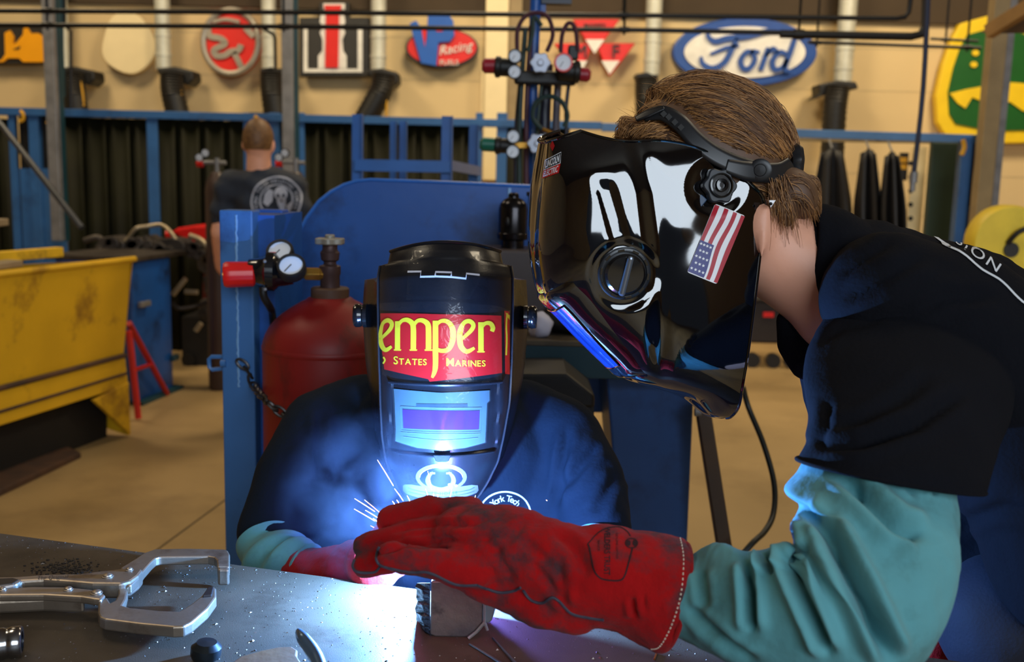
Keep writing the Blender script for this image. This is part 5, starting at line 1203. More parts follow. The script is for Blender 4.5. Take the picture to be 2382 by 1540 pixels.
# pivot knobs
for px, py, sx in ((846, 734, -1), (1226, 738, 1)):
    q = D(px, py, LD + .03)
    MB().lathe(q - CR * sx * .006, CR * sx, [(.02, 0), (.02, .006), (.018, .008), (.018, .010), (.0195, .012), (.0195, .019), (.017, .022), (.0001, .023)], 24).build('pivot_knob', gl, h, True)
MB().tube([D(1036 + 150 * math.cos(a), 770, LD + .14 + .10 * math.sin(a)) for a in [PI * i / 20 for i in range(-2, 23)]], .006, 8).build('headband', M['black'], h, True)
# ================================================================ bending person
RD = 1.33
black_tee = mat('black_tee', (15, 16, 22), .92, var=.12, scale=10, bump=.25, bscale=200, spec=.12)
denim = mat('denim', (10, 16, 34), .85, var=.15, scale=12, bump=.2, bscale=260)
def csk(px, py, s=1.0, rz=136): return rz * math.sqrt(max(0.0, 1 - ((px - 1640) / (190 * s)) ** 2 - ((py - 388) / (190 * s)) ** 2))
KP = RD / FPX
def HD(px, py, c=0): return D(px, py, RD - c * KP)            # head frame: pixels, c = pixels towards the camera
mb = MB()
ax = (CR * 186 * KP, CU * 186 * KP, CF * 130 * KP)
mb.ell(HD(1640, 390), ax, 32, 20)
mb.caps([HD(1610, 480), HD(1560, 590), HD(1535, 650)], [.068, .055, .04])                  # jaw and chin
mb.caps([HD(1500, 470), HD(1520, 560)], [.05, .045])
mb.caps([HD(1448, 470), HD(1440, 545)], [.012, .016], 10)                                   # nose
for sc in (-1, 1): mb.ell(HD(1470, 480, sc * 55), (CR * .012, CU * .012, CF * .014), 10, 8)  # eyelids
mb.ell(HD(1490, 620), (CR * .02, CU * .012, CF * .025), 12, 8)                              # mouth
mb.caps([HD(1720, 520), HD(1810, 590), HD(1900, 650), HD(1960, 690)], [.066, .063, .066, .07], 24)
for sc in (-1, 1):
    mb.ell(HD(1778, 535, sc * 128), (CR * 15 * KP, CU * 70 * KP + CR * 6 * KP, CF * 12 * KP), 14, 12)
    mb.ell(HD(1770, 520, sc * 118), (CR * 22 * KP, CU * 50 * KP, CF * 18 * KP), 14, 10)
mb.caps([HD(1960, 690), D(2200, 850, 1.38), D(2450, 1080, 1.38), D(2560, 1300, 1.38)], [.08, .10, .10, .11])
mb.caps([HD(1990, 760, 30), D(2110, 800, 1.24), D(2060, 1110, 1.06), D(2050, 1400, .985), D(1800, 1415, 1.01), D(1580, 1385, 1.07), D(1300, 1310, 1.095)], [.06, .05, .045, .04, .034, .028, .024])
mb.caps([HD(2000, 780, -120), D(2060, 820, 1.52), D(2200, 1150, 1.56), D(2170, 1420, 1.48), D(2160, 1520, 1.44)], [.06, .06, .045, .038, .034])
hipc = D(2560, 1300, 1.38)
for sx in (-1, 1):
    a = hipc + V((.0, .09 * sx, -.02)); mb.caps([a, V((a.x - .02, a.y, .48)), V((a.x + .10, a.y, .07)), V((a.x - .04, a.y, .05))], [.085, .06, .045, .035])
person_r = finish(baked(mb, .008, 6, 'body'), skin, 'person')
tag(person_r, 'person in a black tee leaning in from the side, glossy helmet on, red glove outstretched', 'person')

# ---------------------------------------------------------------- tshirt
mb = MB()
mb.caps([D(1925, 612, 1.33), D(2010, 660, 1.34)], [.073, .09], 28)
for dz, r_ in ((1.22, .82), (1.36, 1.0), (1.50, .82)):
    mb.caps([D(2060, 690, dz), D(2200, 765, dz), D(2360, 920, dz), D(2480, 1120, dz), D(2540, 1290, dz)], [.098 * r_, .122 * r_, .148 * r_, .15 * r_, .145 * r_], 28)
mb.caps([D(1880, 745, 1.35), D(1930, 800, 1.36)], [.040, .05], 20)
mb.caps([D(1955, 850, 1.44), D(1990, 960, 1.46), D(2020, 1080, 1.47), D(2300, 1250, 1.42)], [.060, .066, .078, .11], 24)
me = baked(mb, .007, 10, 'tshirt')
def to_px(c):
    q = c - CAM; z = q.dot(CF); return q.dot(CR) / z * FPX + 1191, 770 - q.dot(CU) / z * FPX
def grooves(lst):
    def f(c, n):
        if n.dot(CF) > .35: return 0.0
        u, v = to_px(c); f_ = 0.0
        for pts, dep, wd in lst:
            best = 1e9; bt = 0; m_ = len(pts) - 1
            for i in range(m_):
                (x0, y0), (x1, y1) = pts[i], pts[i + 1]; L2 = (x1 - x0) ** 2 + (y1 - y0) ** 2
                t_ = min(1, max(0, ((u - x0) * (x1 - x0) + (v - y0) * (y1 - y0)) / L2)); dd_ = math.hypot(u - x0 - (x1 - x0) * t_, v - y0 - (y1 - y0) * t_)
                if dd_ < best: best = dd_; bt = (i + t_) / m_
            e = sstep(-.02, .18, bt) * sstep(1.02, .82, bt)
            f_ += e * dep * (-math.exp(-(best / wd) ** 2) + .55 * math.exp(-((best - 2.0 * wd) / (wd * 1.1)) ** 2))
        return f_
    return f
tg = grooves([([(1950, 640), (2000, 600), (2080, 560)], .004, 12), ([(1960, 700), (2040, 660), (2160, 590)], .005, 14), ([(2060, 760), (2200, 690), (2330, 690)], .004, 16), ([(2230, 1220), (2330, 1180), (2420, 1190)], .005, 14)])
displace(me, lambda c, n: c + n * (tg(c, n) + .006 * fbm(c, 6) + .002 * fbm(c, 20)))
tee_r = finish(me, black_tee, 'tshirt', person_r)
bvt = bvh_of(tee_r)
# ribbed collar
cr_pts = [D(1885, 482, 1.30), D(1866, 560, 1.265), D(1862, 640, 1.27), D(1850, 712, 1.30), D(1815, 755, 1.35), D(1822, 730, 1.40), D(1850, 600, 1.42), D(1882, 500, 1.38), D(1885, 482, 1.30)]

mb = MB(); mb.caps([D(1828, 745, 1.345), D(1845, 800, 1.345), D(1872, 850, 1.35)], [.014, .022, .02], 16)
me = baked(mb, .005, 4, 'collar_flap'); finish(me, black_tee, 'collar_flap', tee_r)
def ring_tube(rows, k, n, fold=None, caps=True, start=0):
    T = smooth_path([(r[0], r[1], r[4]) for r in rows], k); B = smooth_path([(r[2], r[3], r[4]) for r in rows], k); Rl = smooth_path([(r[5], 0, 0) for r in rows], k); R = []
    m_ = len(T) - 1
    for i in range(m_ + 1):
        t_, b_ = D(T[i].x, T[i].y, T[i].z), D(B[i].x, B[i].y, B[i].z); c = (t_ + b_) / 2; h_ = (t_ - b_) / 2; rl = Rl[i].x; ring = []
        for j in range(n):
            a = 2 * PI * j / n; ca, sa = math.cos(a), math.sin(a); f_ = 1 + (fold(i / m_, a) if fold else 0)
            ring.append(c + h_ * (ca * f_) - CF * (rl * sa * f_))
        R.append(ring)
    return MB().rings(R, True, caps)
ring_tube([(1880, 479, 1846, 722, 1.335, .070), (1884, 475, 1850, 728, 1.335, .074), (1905, 474, 1862, 752, 1.335, .080), (1950, 486, 1896, 800, 1.335, .093), (2010, 520, 1950, 840, 1.34, .098)], 6, 64, caps=False).build('collar', black_tee, tee_r, 'plain', solid=.002)
def with_grooves(mb, name, lst, extra, m_, parent, cut=0):
    me = mb.mesh(name); b = bmesh.new(); b.from_mesh(me); bmesh.ops.recalc_face_normals(b, faces=b.faces); b.to_mesh(me); b.free()
    g = grooves(lst); displace(me, lambda c, n: c + n * (g(c, n) + extra(c)))
    return finish(me, m_, name, parent)
sl = ring_tube([(2000, 640, 2260, 690, 1.29, .05), (1940, 715, 2320, 770, 1.235, .085), (1890, 800, 2345, 870, 1.175, .098), (1878, 880, 2335, 960, 1.13, .098), (1890, 960, 2305, 1040, 1.085, .094), (1886, 1025, 2285, 1100, 1.055, .09), (1860, 1072, 2274, 1138, 1.045, .088)], 9, 96, caps=False)
with_grooves(sl, 'tshirt_sleeve', [([(1890, 1035), (2000, 1030), (2130, 990), (2260, 900)], .010, 14), ([(1900, 1010), (2010, 975), (2110, 920), (2170, 860)], .006, 14), ([(1905, 800), (1960, 760), (2060, 742)], .004, 10), ([(1930, 930), (1920, 990), (1895, 1040)], .005, 12)], lambda c: .003 * fbm(c, 8), black_tee, tee_r)
ht_, hb_ = D(1860, 1072, 1.045), D(2274, 1138, 1.045); hc_, hh_ = (ht_ + hb_) / 2, (ht_ - hb_) / 2
MB().tube([hc_ + hh_ * math.cos(2 * PI * i / 48) - CF * (.088 * math.sin(2 * PI * i / 48)) for i in range(49)], .0022, 8).build('sleeve_hem', black_tee, tee_r, True)
sm = [(1950, 752), (2040, 734), (2120, 742), (2220, 785), (2330, 850)]
MB().tube([D(a, b, 1.2) for a, b in sm], .001, 6).build('shoulder_seam', black_tee, tee_r, True) if False else None
# white lettering over the back
mb = MB(); wr_ = mat('print_white_back', (214, 218, 224), .75)
def back_tw(a, b): return D(a, b, 1.30)
bd = ray(2250, 560)
path = smooth_path([(2098, 494, 0), (2160, 515, 0), (2220, 545, 0), (2290, 590, 0), (2350, 636, 0), (2410, 690, 0)], 10)
def along(s_):
    L = [0]
    for p, q in zip(path, path[1:]): L.append(L[-1] + (q - p).length)
    for i in range(len(path) - 1):
        if s_ <= L[i + 1] or i == len(path) - 2:
            t_ = (s_ - L[i]) / (L[i + 1] - L[i]); return path[i].lerp(path[i + 1], t_), (path[i + 1] - path[i]).normalized()
x = 8
for ch in 'PRECISION':
    vs, fs = text_mesh(ch, 44, bold=.03); wd = max(p.x for p in vs) - min(p.x for p in vs); o0 = min(p.x for p in vs)
    out = []
    for p in vs:
        c_, d_ = along(x + p.x - o0); nn = V((-d_.y, d_.x, 0)); hgt = p.y * .62 
        out.append(V((c_.x - nn.x * (hgt - 10), c_.y - nn.y * (hgt - 10), 0)))
    decal(mb, bvt, out, fs, back_tw, bd, .0015, 12); x += wd + 9
vs, fs = stroke2([(along(i * 20)[0].x - 12, along(i * 20)[0].y + 26 + 3 * math.sin(i * 1.3)) for i in range(21)], 4, 2); decal(mb, bvt, vs, fs, back_tw, bd, .0015, 12)
mb.build('back_print', wr_, tee_r, fixn=False)
# jeans and boots
mb = MB(); mb.caps([D(2520, 1330, 1.38), hipc + V((0, 0, -.02))], [.14, .15], 24)
mb.caps([D(2330, 1440, 1.30), D(2480, 1440, 1.30)], [.085, .10], 24)
for sx in (-1, 1):
    a = hipc + V((.0, .09 * sx, -.02)); mb.caps([a, V((a.x - .03, a.y, .48)), V((a.x + .10, a.y, .1))], [.12, .088, .07])
me = baked(mb, .009, 8, 'jeans'); displace(me, lambda c, n: c + n * (.007 * fbm(c, 7)))
finish(me, denim, 'jeans', person_r)
for sx in (-1, 1):
    a = hipc + V((.04, .09 * sx, 0)); MB().ell((a.x, a.y, .05), (V((.14, 0, 0)), V((0, .05, 0)), V((0, 0, .05))), 18, 10).build('boot', M['black'], person_r, True)
# ---------------------------------------------------------------- green sleeve of the near arm
gs = ring_tube([(1885, 1040, 2225, 1060, 1.06, .072), (1864, 1100, 2205, 1125, 1.045, .076), (1834, 1146, 2212, 1200, 1.025, .08), (1868, 1182, 2214, 1275, 1.005, .08), (1842, 1232, 2204, 1365, .985, .078), (1850, 1272, 2172, 1462, .97, .076), (1848, 1294, 2110, 1560, .965, .074), (1834, 1292, 2010, 1610, .965, .072), (1812, 1274, 1900, 1610, .975, .07), (1772, 1284, 1800, 1575, .99, .066), (1735, 1286, 1715, 1540, 1.005, .062), (1692, 1268, 1650, 1514, 1.02, .058), (1652, 1266, 1606, 1496, 1.04, .056), (1612, 1296, 1570, 1476, 1.055, .05), (1560, 1300, 1530, 1460, 1.065, .045)], 12, 128)
with_grooves(gs, 'sleeve', [([(1912, 1205), (1968, 1320), (2028, 1440), (2080, 1545)], .030, 17), ([(1825, 1284), (1862, 1370), (1900, 1450), (1932, 1530)], .020, 13), ([(1738, 1300), (1746, 1380), (1752, 1475)], .016, 12), ([(1784, 1282), (1798, 1335)], .022, 11), ([(1834, 1232), (1860, 1292)], .022, 11), ([(1945, 1095), (2020, 1165), (2082, 1225), (2150, 1250)], .018, 17), ([(1598, 1404), (1650, 1462), (1700, 1502), (1768, 1545)], .007, 12), ([(1628, 1320), (1638, 1380), (1640, 1420)], .006, 12), ([(1870, 1180), (1900, 1215), (1925, 1245)], .010, 12), ([(2165, 1120), (2178, 1150)], .007, 8), ([(2100, 1118), (2130, 1150)], .006, 8), ([(1990, 1115), (2000, 1150)], .006, 8)], lambda c: .003 * fbm(c, 10) + .0015 * fbm(c, 30), leather_g, person_r)
# ---------------------------------------------------------------- red glove
mb = ring_tube([(1130, 1204, 1120, 1345, 1.12, .030), (1215, 1208, 1205, 1385, 1.10, .040), (1285, 1204, 1288, 1436, 1.095, .046), (1335, 1224, 1352, 1454, 1.09, .05), (1420, 1224, 1430, 1464, 1.085, .056), (1510, 1236, 1490, 1496, 1.08, .060), (1588, 1252, 1527, 1512, 1.075, .062), (1604, 1266, 1542, 1508, 1.073, .060)], 6, 48)
mb.caps([D(1205, 1272, 1.105), D(1120, 1260, 1.12), D(1075, 1240, 1.13)], [.044, .042, .033], 24)
mb.caps([D(1060, 1212, 1.16), D(1085, 1200, 1.15), D(1160, 1224, 1.13), D(1235, 1230, 1.11)], [.022, .020, .019, .017], 20)
for pts, rs in (([(1090, 1196, 1.16), (1000, 1190, 1.18), (905, 1208, 1.19)], [.021, .019, .0155]), ([(1080, 1235, 1.14), (960, 1250, 1.155), (846, 1270, 1.165)], [.022, .0185, .0145]), ([(1080, 1275, 1.12), (960, 1288, 1.14), (850, 1314, 1.15)], [.021, .0175, .014]), ([(1110, 1322, 1.085), (1000, 1310, 1.08), (906, 1294, 1.085)], [.021, .0165, .0145])):
    mb.caps([D(*p) for p in pts], rs, 20)
mb.caps([D(1020, 1322, 1.125), D(1090, 1342, 1.115), D(1180, 1372, 1.10), D(1260, 1402, 1.09), D(1340, 1420, 1.085)], [.014, .020, .024, .027, .026], 20)
mb.caps([D(1180, 1230, 1.17), D(1080, 1225, 1.20), D(990, 1235, 1.22)], [.022, .019, .016], 16)   # thumb on the far side
me = baked(mb, .0033, 5, 'glove')
gl_g = grooves([([(905, 1236), (980, 1224), (1040, 1218), (1095, 1226)], .004, 6), ([(850, 1296), (940, 1272), (1030, 1256), (1100, 1250)], .005, 6), ([(925, 1262), (980, 1276), (1030, 1268)], .004, 7), ([(1200, 1240), (1255, 1290), (1300, 1340)], .003, 9), ([(1235, 1300), (1280, 1360), (1330, 1420)], .004, 10), ([(1140, 1290), (1190, 1250), (1230, 1200)], .003, 12), ([(1120, 1240), (1160, 1290), (1200, 1360)], .003, 10), ([(1290, 1230), (1340, 1280), (1370, 1350)], .006, 14), ([(1470, 1390), (1478, 1440)], .006, 7), ([(1495, 1380), (1498, 1420)], .003, 6), ([(1040, 1262), (1110, 1258), (1190, 1240)], .003, 8), ([(1300, 1300), (1310, 1360), (1320, 1400)], .003, 9), ([(1060, 1215), (1100, 1222), (1150, 1200)], .003, 6)])
displace(me, lambda c, n: c + n * (gl_g(c, n) + .0028 * fbm(c, 22) + .0012 * fbm(c, 60)))
glove = finish(me, leather_r, 'glove', person_r)
bvg = bvh_of(glove)
pip = mat('piping_grey', (62, 58, 72), .7)
def on_glove(pts, lift=.001, k=8):
    out = []
    for p in smooth_path([(a, b, 0) for a, b in pts], k):
        r = ray(p.x, p.y); h_ = bvg.ray_cast(CAM, r.normalized())
        if h_[0] is not None: out.append(h_[0] + h_[1] * lift)
    return out
for pts in ([(884, 1272), (876, 1292), (884, 1312), (912, 1322), (955, 1330), (1000, 1332), (1060, 1358), (1110, 1342 + 18)], [(1110, 1360), (1125, 1366), (1160, 1378), (1190, 1376), (1212, 1366)], [(1218, 1372), (1236, 1396), (1262, 1402), (1284, 1390), (1300, 1398)], [(1300, 1398), (1330, 1426), (1372, 1436), (1405, 1441)], [(826, 1302), (822, 1318), (834, 1330), (870, 1330), (884, 1318)]):
    q = on_glove(pts)
    if len(q) > 3: MB().tube(q, .0016, 6).build('piping', pip, glove, True)
for pts, r_ in (([(1582, 1252), (1590, 1300), (1584, 1380), (1564, 1450), (1536, 1502), (1514, 1510)], .0008),):
    q = on_glove(pts, .0004, 14)
    for i in range(0, len(q) - 2, 2): MB().tube([q[i], q[i].lerp(q[i + 1], .9)], r_, 5).build('stitch', mat('stitch_white', (220, 200, 180), .7) if i == 0 else bpy.data.materials['stitch_white'], glove, True)
ct_, cb_ = D(1600, 1266, 1.073), D(1539, 1506, 1.073); cc_, ch_ = (ct_ + cb_) / 2, (ct_ - cb_) / 2
q = [cc_ + ch_ * (.985 * math.cos(t_)) - CF * (.0585 * math.sin(t_)) for t_ in [2 * PI * i / 48 for i in range(49)]]
MB().tube(q, .003, 8).build('cuff_edge', leather_r, glove, True)
gz = lambda x, y: (1150 + x / 3.176, 1100 + y / 3.176)
mb = MB(); gd = ray(1420, 1290)
gtw = lambda a, b: D(a, b, 1.06)
for p, w_ in (([(690, 530), (770, 440), (850, 405), (930, 398), (985, 435), (1005, 470)], 2.4), ([(1018, 560), (985, 680), (955, 765), (915, 790), (820, 785), (770, 762), (735, 700), (705, 560), (690, 530)], 3.6)):
    decal(mb, bvg, *stroke2([gz(*q) for q in p], w_, 3), gtw, gd, .0006, 5)
def vtext(body, cx_, cy_, sz, ln, **k_):
    vs, fs = text_mesh(body, sz, **k_); w0 = max(p.x for p in vs) - min(p.x for p in vs); s_ = ln / w0
    decal(mb, bvg, [V((cx_ + p.y, cy_ + p.x * s_, 0)) for p in vs], fs, gtw, gd, .0006, 5)
vtext('WELDERS TRUST', *gz(832, 575), 19, 112, bold=.35)
vtext('GENUINE LEATHER', *gz(905, 540), 7, 60); vtext('KEVLAR SEWN' if False else 'SINCE', *gz(770, 540), 7, 24)
decal(mb, bvg, *stroke2(circle2(*gz(1012, 522), 14, 11, 25, 0, 2 * PI * 25 / 24), 2.4, 1), gtw, gd, .0006, 5)
decal(mb, bvg, *ngon(circle2(*gz(990, 522), 5, 7, 12)), gtw, gd, .0006, 5); decal(mb, bvg, *ngon(circle2(*gz(1035, 522), 5, 7, 12)), gtw, gd, .0006, 5)
mb.build('stamped_badge', mat('stamp_ink', (44, 6, 14), .85), glove, fixn=False)
# glove on the far hand
mb = MB(); mb.caps([D(2168, 1430, 1.48), D(2160, 1520, 1.44), D(2150, 1580, 1.41)], [.05, .046, .04])
for k_ in range(4): mb.caps([D(2150, 1580, 1.40 + k_ * .02), D(2140, 1640, 1.40 + k_ * .02), D(2150, 1680, 1.40 + k_ * .02)], [.016, .014, .012], 10)
mb.caps([D(2150, 1560, 1.40), D(2115, 1600, 1.38)], [.016, .013], 10)
finish(baked(mb, .005, 5, 'glove'), leather_r, 'glove', person_r)
loft_tube([D(2200, 1150, 1.56), D(2190, 1300, 1.53), D(2170, 1440, 1.48)], [.06, .058, .052], lambda s_, a: .05 * math.sin(s_ * 30)).build('sleeve', leather_g, person_r, True)

# ---------------------------------------------------------------- glossy helmet
h = thing('welding_helmet', HD(1560, 640), 'glossy black welding helmet with a stars and stripes sticker on its side', 'helmet')
ROWS = [(1270, 330, 1352, 305, 85), (1264, 380, 1402, 320, 120), (1256, 440, 1462, 329, 150), (1250, 510, 1540, 327, 172), (1248, 575, 1620, 343, 186), (1254, 630, 1690, 379, 194), (1268, 685, 1745, 425, 196), (1316, 735, 1780, 474, 194), (1370, 790, 1770, 580, 188), (1428, 845, 1756, 700, 178), (1470, 882, 1742, 810, 162), (1540, 904, 1729, 890, 140), (1610, 926, 1719, 945, 104), (1652, 964, 1702, 969, 60), (1680, 974, 1690, 973, 24)]
RP = [smooth_path([(r[0], r[1], 0) for r in ROWS], 8), smooth_path([(r[2], r[3], 0) for r in ROWS], 8), smooth_path([(r[4], 0, 0) for r in ROWS], 8)]
NU = len(RP[0]) - 1; SN = .30
def crease(py): return lerp_tab([(300, 1455), (360, 1470), (450, 1498), (560, 1512), (700, 1520), (870, 1512), (1000, 1510)], py)
def RH(u, v, off=0.0):                                         # u 0..1 brow to chin, v -1..1 far edge .. front .. near edge
    i = min(NU - 1, int(u * NU)); t_ = u * NU - i
    F = RP[0][i].lerp(RP[0][i + 1], t_); R_ = RP[1][i].lerp(RP[1][i + 1], t_); w_ = RP[2][i].lerp(RP[2][i + 1], t_).x
    a = abs(v) * PI / 2; st = math.sin(a); ct = math.cos(a)
    st = st ** .92; p = R_ + (F - R_) * (ct ** .95 if ct > 1e-6 else 0)
    x, y, c = p.x, p.y, w_ * st * .95 + off * st
    x += -off * ct * .7; y += off * ct * .5
    if v < 0: x -= 2 * w_ * st * SN; c = -c
    c += (1560 - p.x) * SN
    if v > 0:                                                  # side features
        dx = p.x - crease(p.y); e = sstep(.25, .5, abs(v)) * sstep(.02, .14, u) * sstep(.93, .75, u)
        c += e * (9 * sstep(24, -24, dx) - 7 * math.exp(-((dx - 22) / 24) ** 2))
        rr = math.hypot(p.x - 1668, p.y - 434); c -= 8 * sstep(76, 40, rr) * e
        rk = math.hypot(p.x - 1452, p.y - 640); c -= 8 * sstep(92, 66, rk) * e
        c -= e * 7 * sstep(34, 6, abs((p.x - 1420) - (p.y - 480) * .28)) * sstep(400, 450, p.y) * sstep(600, 540, p.y)
    return HD(x, y, c)
gloss = mat('helmet_gloss_black', (6, 6, 9), .05, coat=1.0, var=.2, scale=6, ior=1.62)
vv = [-1 + i / 18 for i in range(18)] + [i / 130 for i in range(131)]
mb = MB(); mb.rings([[RH(i / 260, v_) for v_ in vv] for i in range(261)], closed=False, caps=False)
shell = mb.build('shell', gloss, h, 'plain')
me = shell.data
if sum(p.normal.dot(CF) * p.area for p in me.polygons if p.index % (len(vv) - 1) > 22) > 0: me.flip_normals()
bvr = bvh_of(shell)
md = shell.modifiers.new('solid', 'SOLIDIFY'); md.thickness = .003; md.offset = -1
MB().tube([RH(i / 80, 1) for i in range(81)], .0019, 8).build('edge_bead', gloss, shell, True)
MB().tube([RH(0, -1 + i / 20) for i in range(41)], .0024, 8).build('brow_bead', gloss, shell, True)
# lens holder on the underside of the front
def lensp(u, v): return RH(.43 + .27 * u, -.30 + .62 * v, 0)
mb = MB()
lo = 7.0
def lp(u, v, o): return RH(.425 + .285 * u, -.32 + .66 * v, o)
gu, gv = 22, 18
def rl(u, v):                                                   # rounded edge of the holder
    e = min(u, 1 - u) * 3.2; f_ = min(v, 1 - v) * 2.2; return min(1, math.sqrt(max(0, min(e, f_) * 4)))
mb.grid(lambda u, v: lp(u, v, -1 + 11 * rl(u, v)), gu, gv)
holder = mb.build('lens_holder', gloss, h, True)
mb = MB(); mb.grid(lambda u, v: lp(.18 + .62 * u, .16 + .62 * v, 11.5), 12, 12); mb.build('lens_window', mat('lens_dark_blue', (20, 44, 110), .06, coat=.8), holder, True)
MB().tube([lp(.18 + .62 * a, .16 + .62 * b, 11.5) for a, b in [(i / 10, 0) for i in range(11)] + [(1, i / 10) for i in range(11)] + [(1 - i / 10, 1) for i in range(11)] + [(0, 1 - i / 10) for i in range(11)]], .0012, 6).build('window_trim', gloss, holder, True)
# knobs
def surf(px, py):
    r = ray(px, py).normalized(); q = bvr.ray_cast(CAM, r)
    n = q[1] if q[1].dot(r) < 0 else -q[1]; return q[0], n
p, n = surf(1668, 434); plast = mat('knob_plastic', (34, 38, 44), .3)
MB().lathe(p - n * .002, n, [(.036, 0), (.036, .001), (.033, .0015), (.0001, .0015)], 40).build('pivot_dish', gloss, h, True)
star_wheel(p, n, .0215, plast, 'pivot_knob', h, False)
MB().lathe(p + n * .0095, n, [(.0145, 0), (.0155, .001), (.0155, .004), (.0135, .0045), (.0130, .002), (.0085, .002), (.0080, .006), (.0045, .0065), (.0040, .003), (.0001, .003)], 32).build('pivot_nut', gl, h, True)
x_, y_ = perp(n)
MB().bar(p + n * .004 + CR * -.02 + CU * -.024, p + n * .004 + CR * -.034 + CU * -.012, .018, .006, up=n).build('lock_tab', mat('tab_blue', (40, 66, 96), .3), h, bevel=.001)
p, n = surf(1452, 636); x_ = (CU - n * CU.dot(n)).normalized(); y_ = n.cross(x_)
MB().lathe(p - n * .001, n, [(.033, 0), (.033, .003), (.031, .0045), (.028, .0045), (.027, .002), (.0001, .002)], 48).build('dial_ring', plast, h, True)
for k_ in range(10):
    a = 2 * PI * k_ / 10 + .2; q = p + (x_ * math.cos(a) + y_ * math.sin(a)) * .0295 + n * .0042
    MB().bar(q - (y_ * math.cos(a) - x_ * math.sin(a)) * .004, q + (y_ * math.cos(a) - x_ * math.sin(a)) * .004, .0025, .0012, up=n).build('dial_tick', gl, h)
MB().lathe(p, n, [(.0255, 0), (.0255, .006), (.0225, .0095), (.0001, .011)], 40).build('shade_dial', gl, h, True)
ang = math.radians(-12); dv = (x_ * math.cos(ang) + CR * math.sin(-ang) * .9).normalized()
MB().bar(p + dv * .024 + n * .0125, p - dv * .026 + n * .0125, .008, .009, up=n).build('dial_grip', mat('grip_pale', (120, 128, 140), .15, .6), h, bevel=.003)
# flag sticker
FT = ((1663, 470), (1736, 499), (1667, 665), (1595, 635))
def fl(s_, t_):
    a = (FT[0][0] + (FT[1][0] - FT[0][0]) * s_, FT[0][1] + (FT[1][1] - FT[0][1]) * s_); b = (FT[3][0] + (FT[2][0] - FT[3][0]) * s_, FT[3][1] + (FT[2][1] - FT[3][1]) * s_)
    return (a[0] + (b[0] - a[0]) * t_, a[1] + (b[1] - a[1]) * t_)
def wv(s_, t_): return s_ + .045 * math.sin(t_ * 7.5 + .8) * math.sin(PI * s_) 
fd = ray(1665, 570); ftw = lambda a, b: D(a, b, 1.2)
def fdecal(name, shapes, m_, lift, parent, mx=6):
    mb = MB()
    for vs, fs in shapes: decal(mb, bvr, vs, fs, ftw, fd, lift, mx)
    return mb.build(name, m_, parent, 'plain', fixn=False)
def strip(s0, s1, t0, t1, n=20):
    vs = []; 
    for i in range(n + 1):
        t_ = t0 + (t1 - t0) * i / n; vs += [V((*fl(wv(s0, t_), t_), 0)), V((*fl(wv(s1, t_), t_), 0))]
    return vs, [(2 * i, 2 * i + 1, 2 * i + 3, 2 * i + 2) for i in range(n)]
def rc(n=5):
    out = []
    for cx_, cy_, a0 in ((.07, .03, PI), (.93, .03, 1.5 * PI), (.93, .97, 0), (.07, .97, .5 * PI)):
        for i in range(n + 1):
            a = a0 + PI / 2 * i / n; out.append(fl(cx_ + .07 * math.cos(a), cy_ + .03 * math.sin(a)))
    return out
flag = fdecal('flag_sticker', [ngon(rc())], mat('flag_white', (236, 236, 238), .3), .0006, h)
for k_ in range(4): fdecal('red_stripe', [strip(k_ * 2 / 7 + .006, (k_ * 2 + 1) / 7 - .004, .012, .985)], mat('flag_red', (176, 24, 44), .3) if k_ == 0 else bpy.data.materials['flag_red'], .0010, flag)
fdecal('blue_canton', [strip(.004, .50, .53, .985)], mat('flag_blue', (48, 50, 122), .3), .0014, flag)
for i in range(5):
    for j in range(4 if i % 2 == 0 else 3):
        s_, t_ = .07 + .115 * j + (.055 if i % 2 else 0), .575 + .088 * i; c_ = fl(wv(s_, t_), t_)
        pts = [(c_[0] + (4.3 if q % 2 == 0 else 1.75) * math.cos(-PI / 2 + q * PI / 5), c_[1] + (4.3 if q % 2 == 0 else 1.75) * math.sin(-PI / 2 + q * PI / 5)) for q in range(10)]
        fdecal('star', [ngon(pts)], bpy.data.materials['flag_white'], .0018, flag, 0)
# maker label on the brow
ld_ = ray(1285, 380)
def quad(Q): return lambda s_, t_: tuple((Q[0][k] * (1 - s_) + Q[1][k] * s_) * (1 - t_) + (Q[3][k] * (1 - s_) + Q[2][k] * s_) * t_ for k in (0, 1))
q1, q2 = quad(((1270, 373), (1306, 355), (1304, 380), (1266, 396))), quad(((1265, 397), (1304, 381), (1300, 402), (1261, 416)))
def bdecal(name, shapes, m_, lift, parent, mx=5):
    mb = MB()
    for vs, fs in shapes: decal(mb, bvr, vs, fs, lambda a, b: D(a, b, 1.25), ld_, lift, mx)
    return mb.build(name, m_, parent, 'plain', fixn=False)
def qtext(q, body, **k_):
    vs, fs = text_mesh(body, 1, **k_); x0, x1 = min(p.x for p in vs), max(p.x for p in vs); y0, y1 = min(p.y for p in vs), max(p.y for p in vs)
    return [V((*q(.08 + .84 * (p.x - x0) / (x1 - x0), .86 - .72 * (p.y - y0) / (y1 - y0)), 0)) for p in vs], fs
pw = bpy.data.materials['print_white']
lab = bdecal('maker_label', [ngon([q2(0, 0), q2(1, 0), q2(1, 1), q2(0, 1)])], mat('label_red', (206, 34, 36), .3), .0006, h)
bdecal('label_lettering', [qtext(q1, 'LINCOLN', bold=.03), qtext(q2, 'ELECTRIC', bold=.02), stroke2([q1(0, 0), q1(1, 0), q1(1, 1), q1(0, 1), q1(0, 0)], 1.4, 0)], pw, .0010, lab)
bdecal('label_flame', [ngon([(1286, 352), (1280, 340), (1286, 326), (1291, 340)])], mat('label_flame', (170, 20, 28), .3), .0006, h)
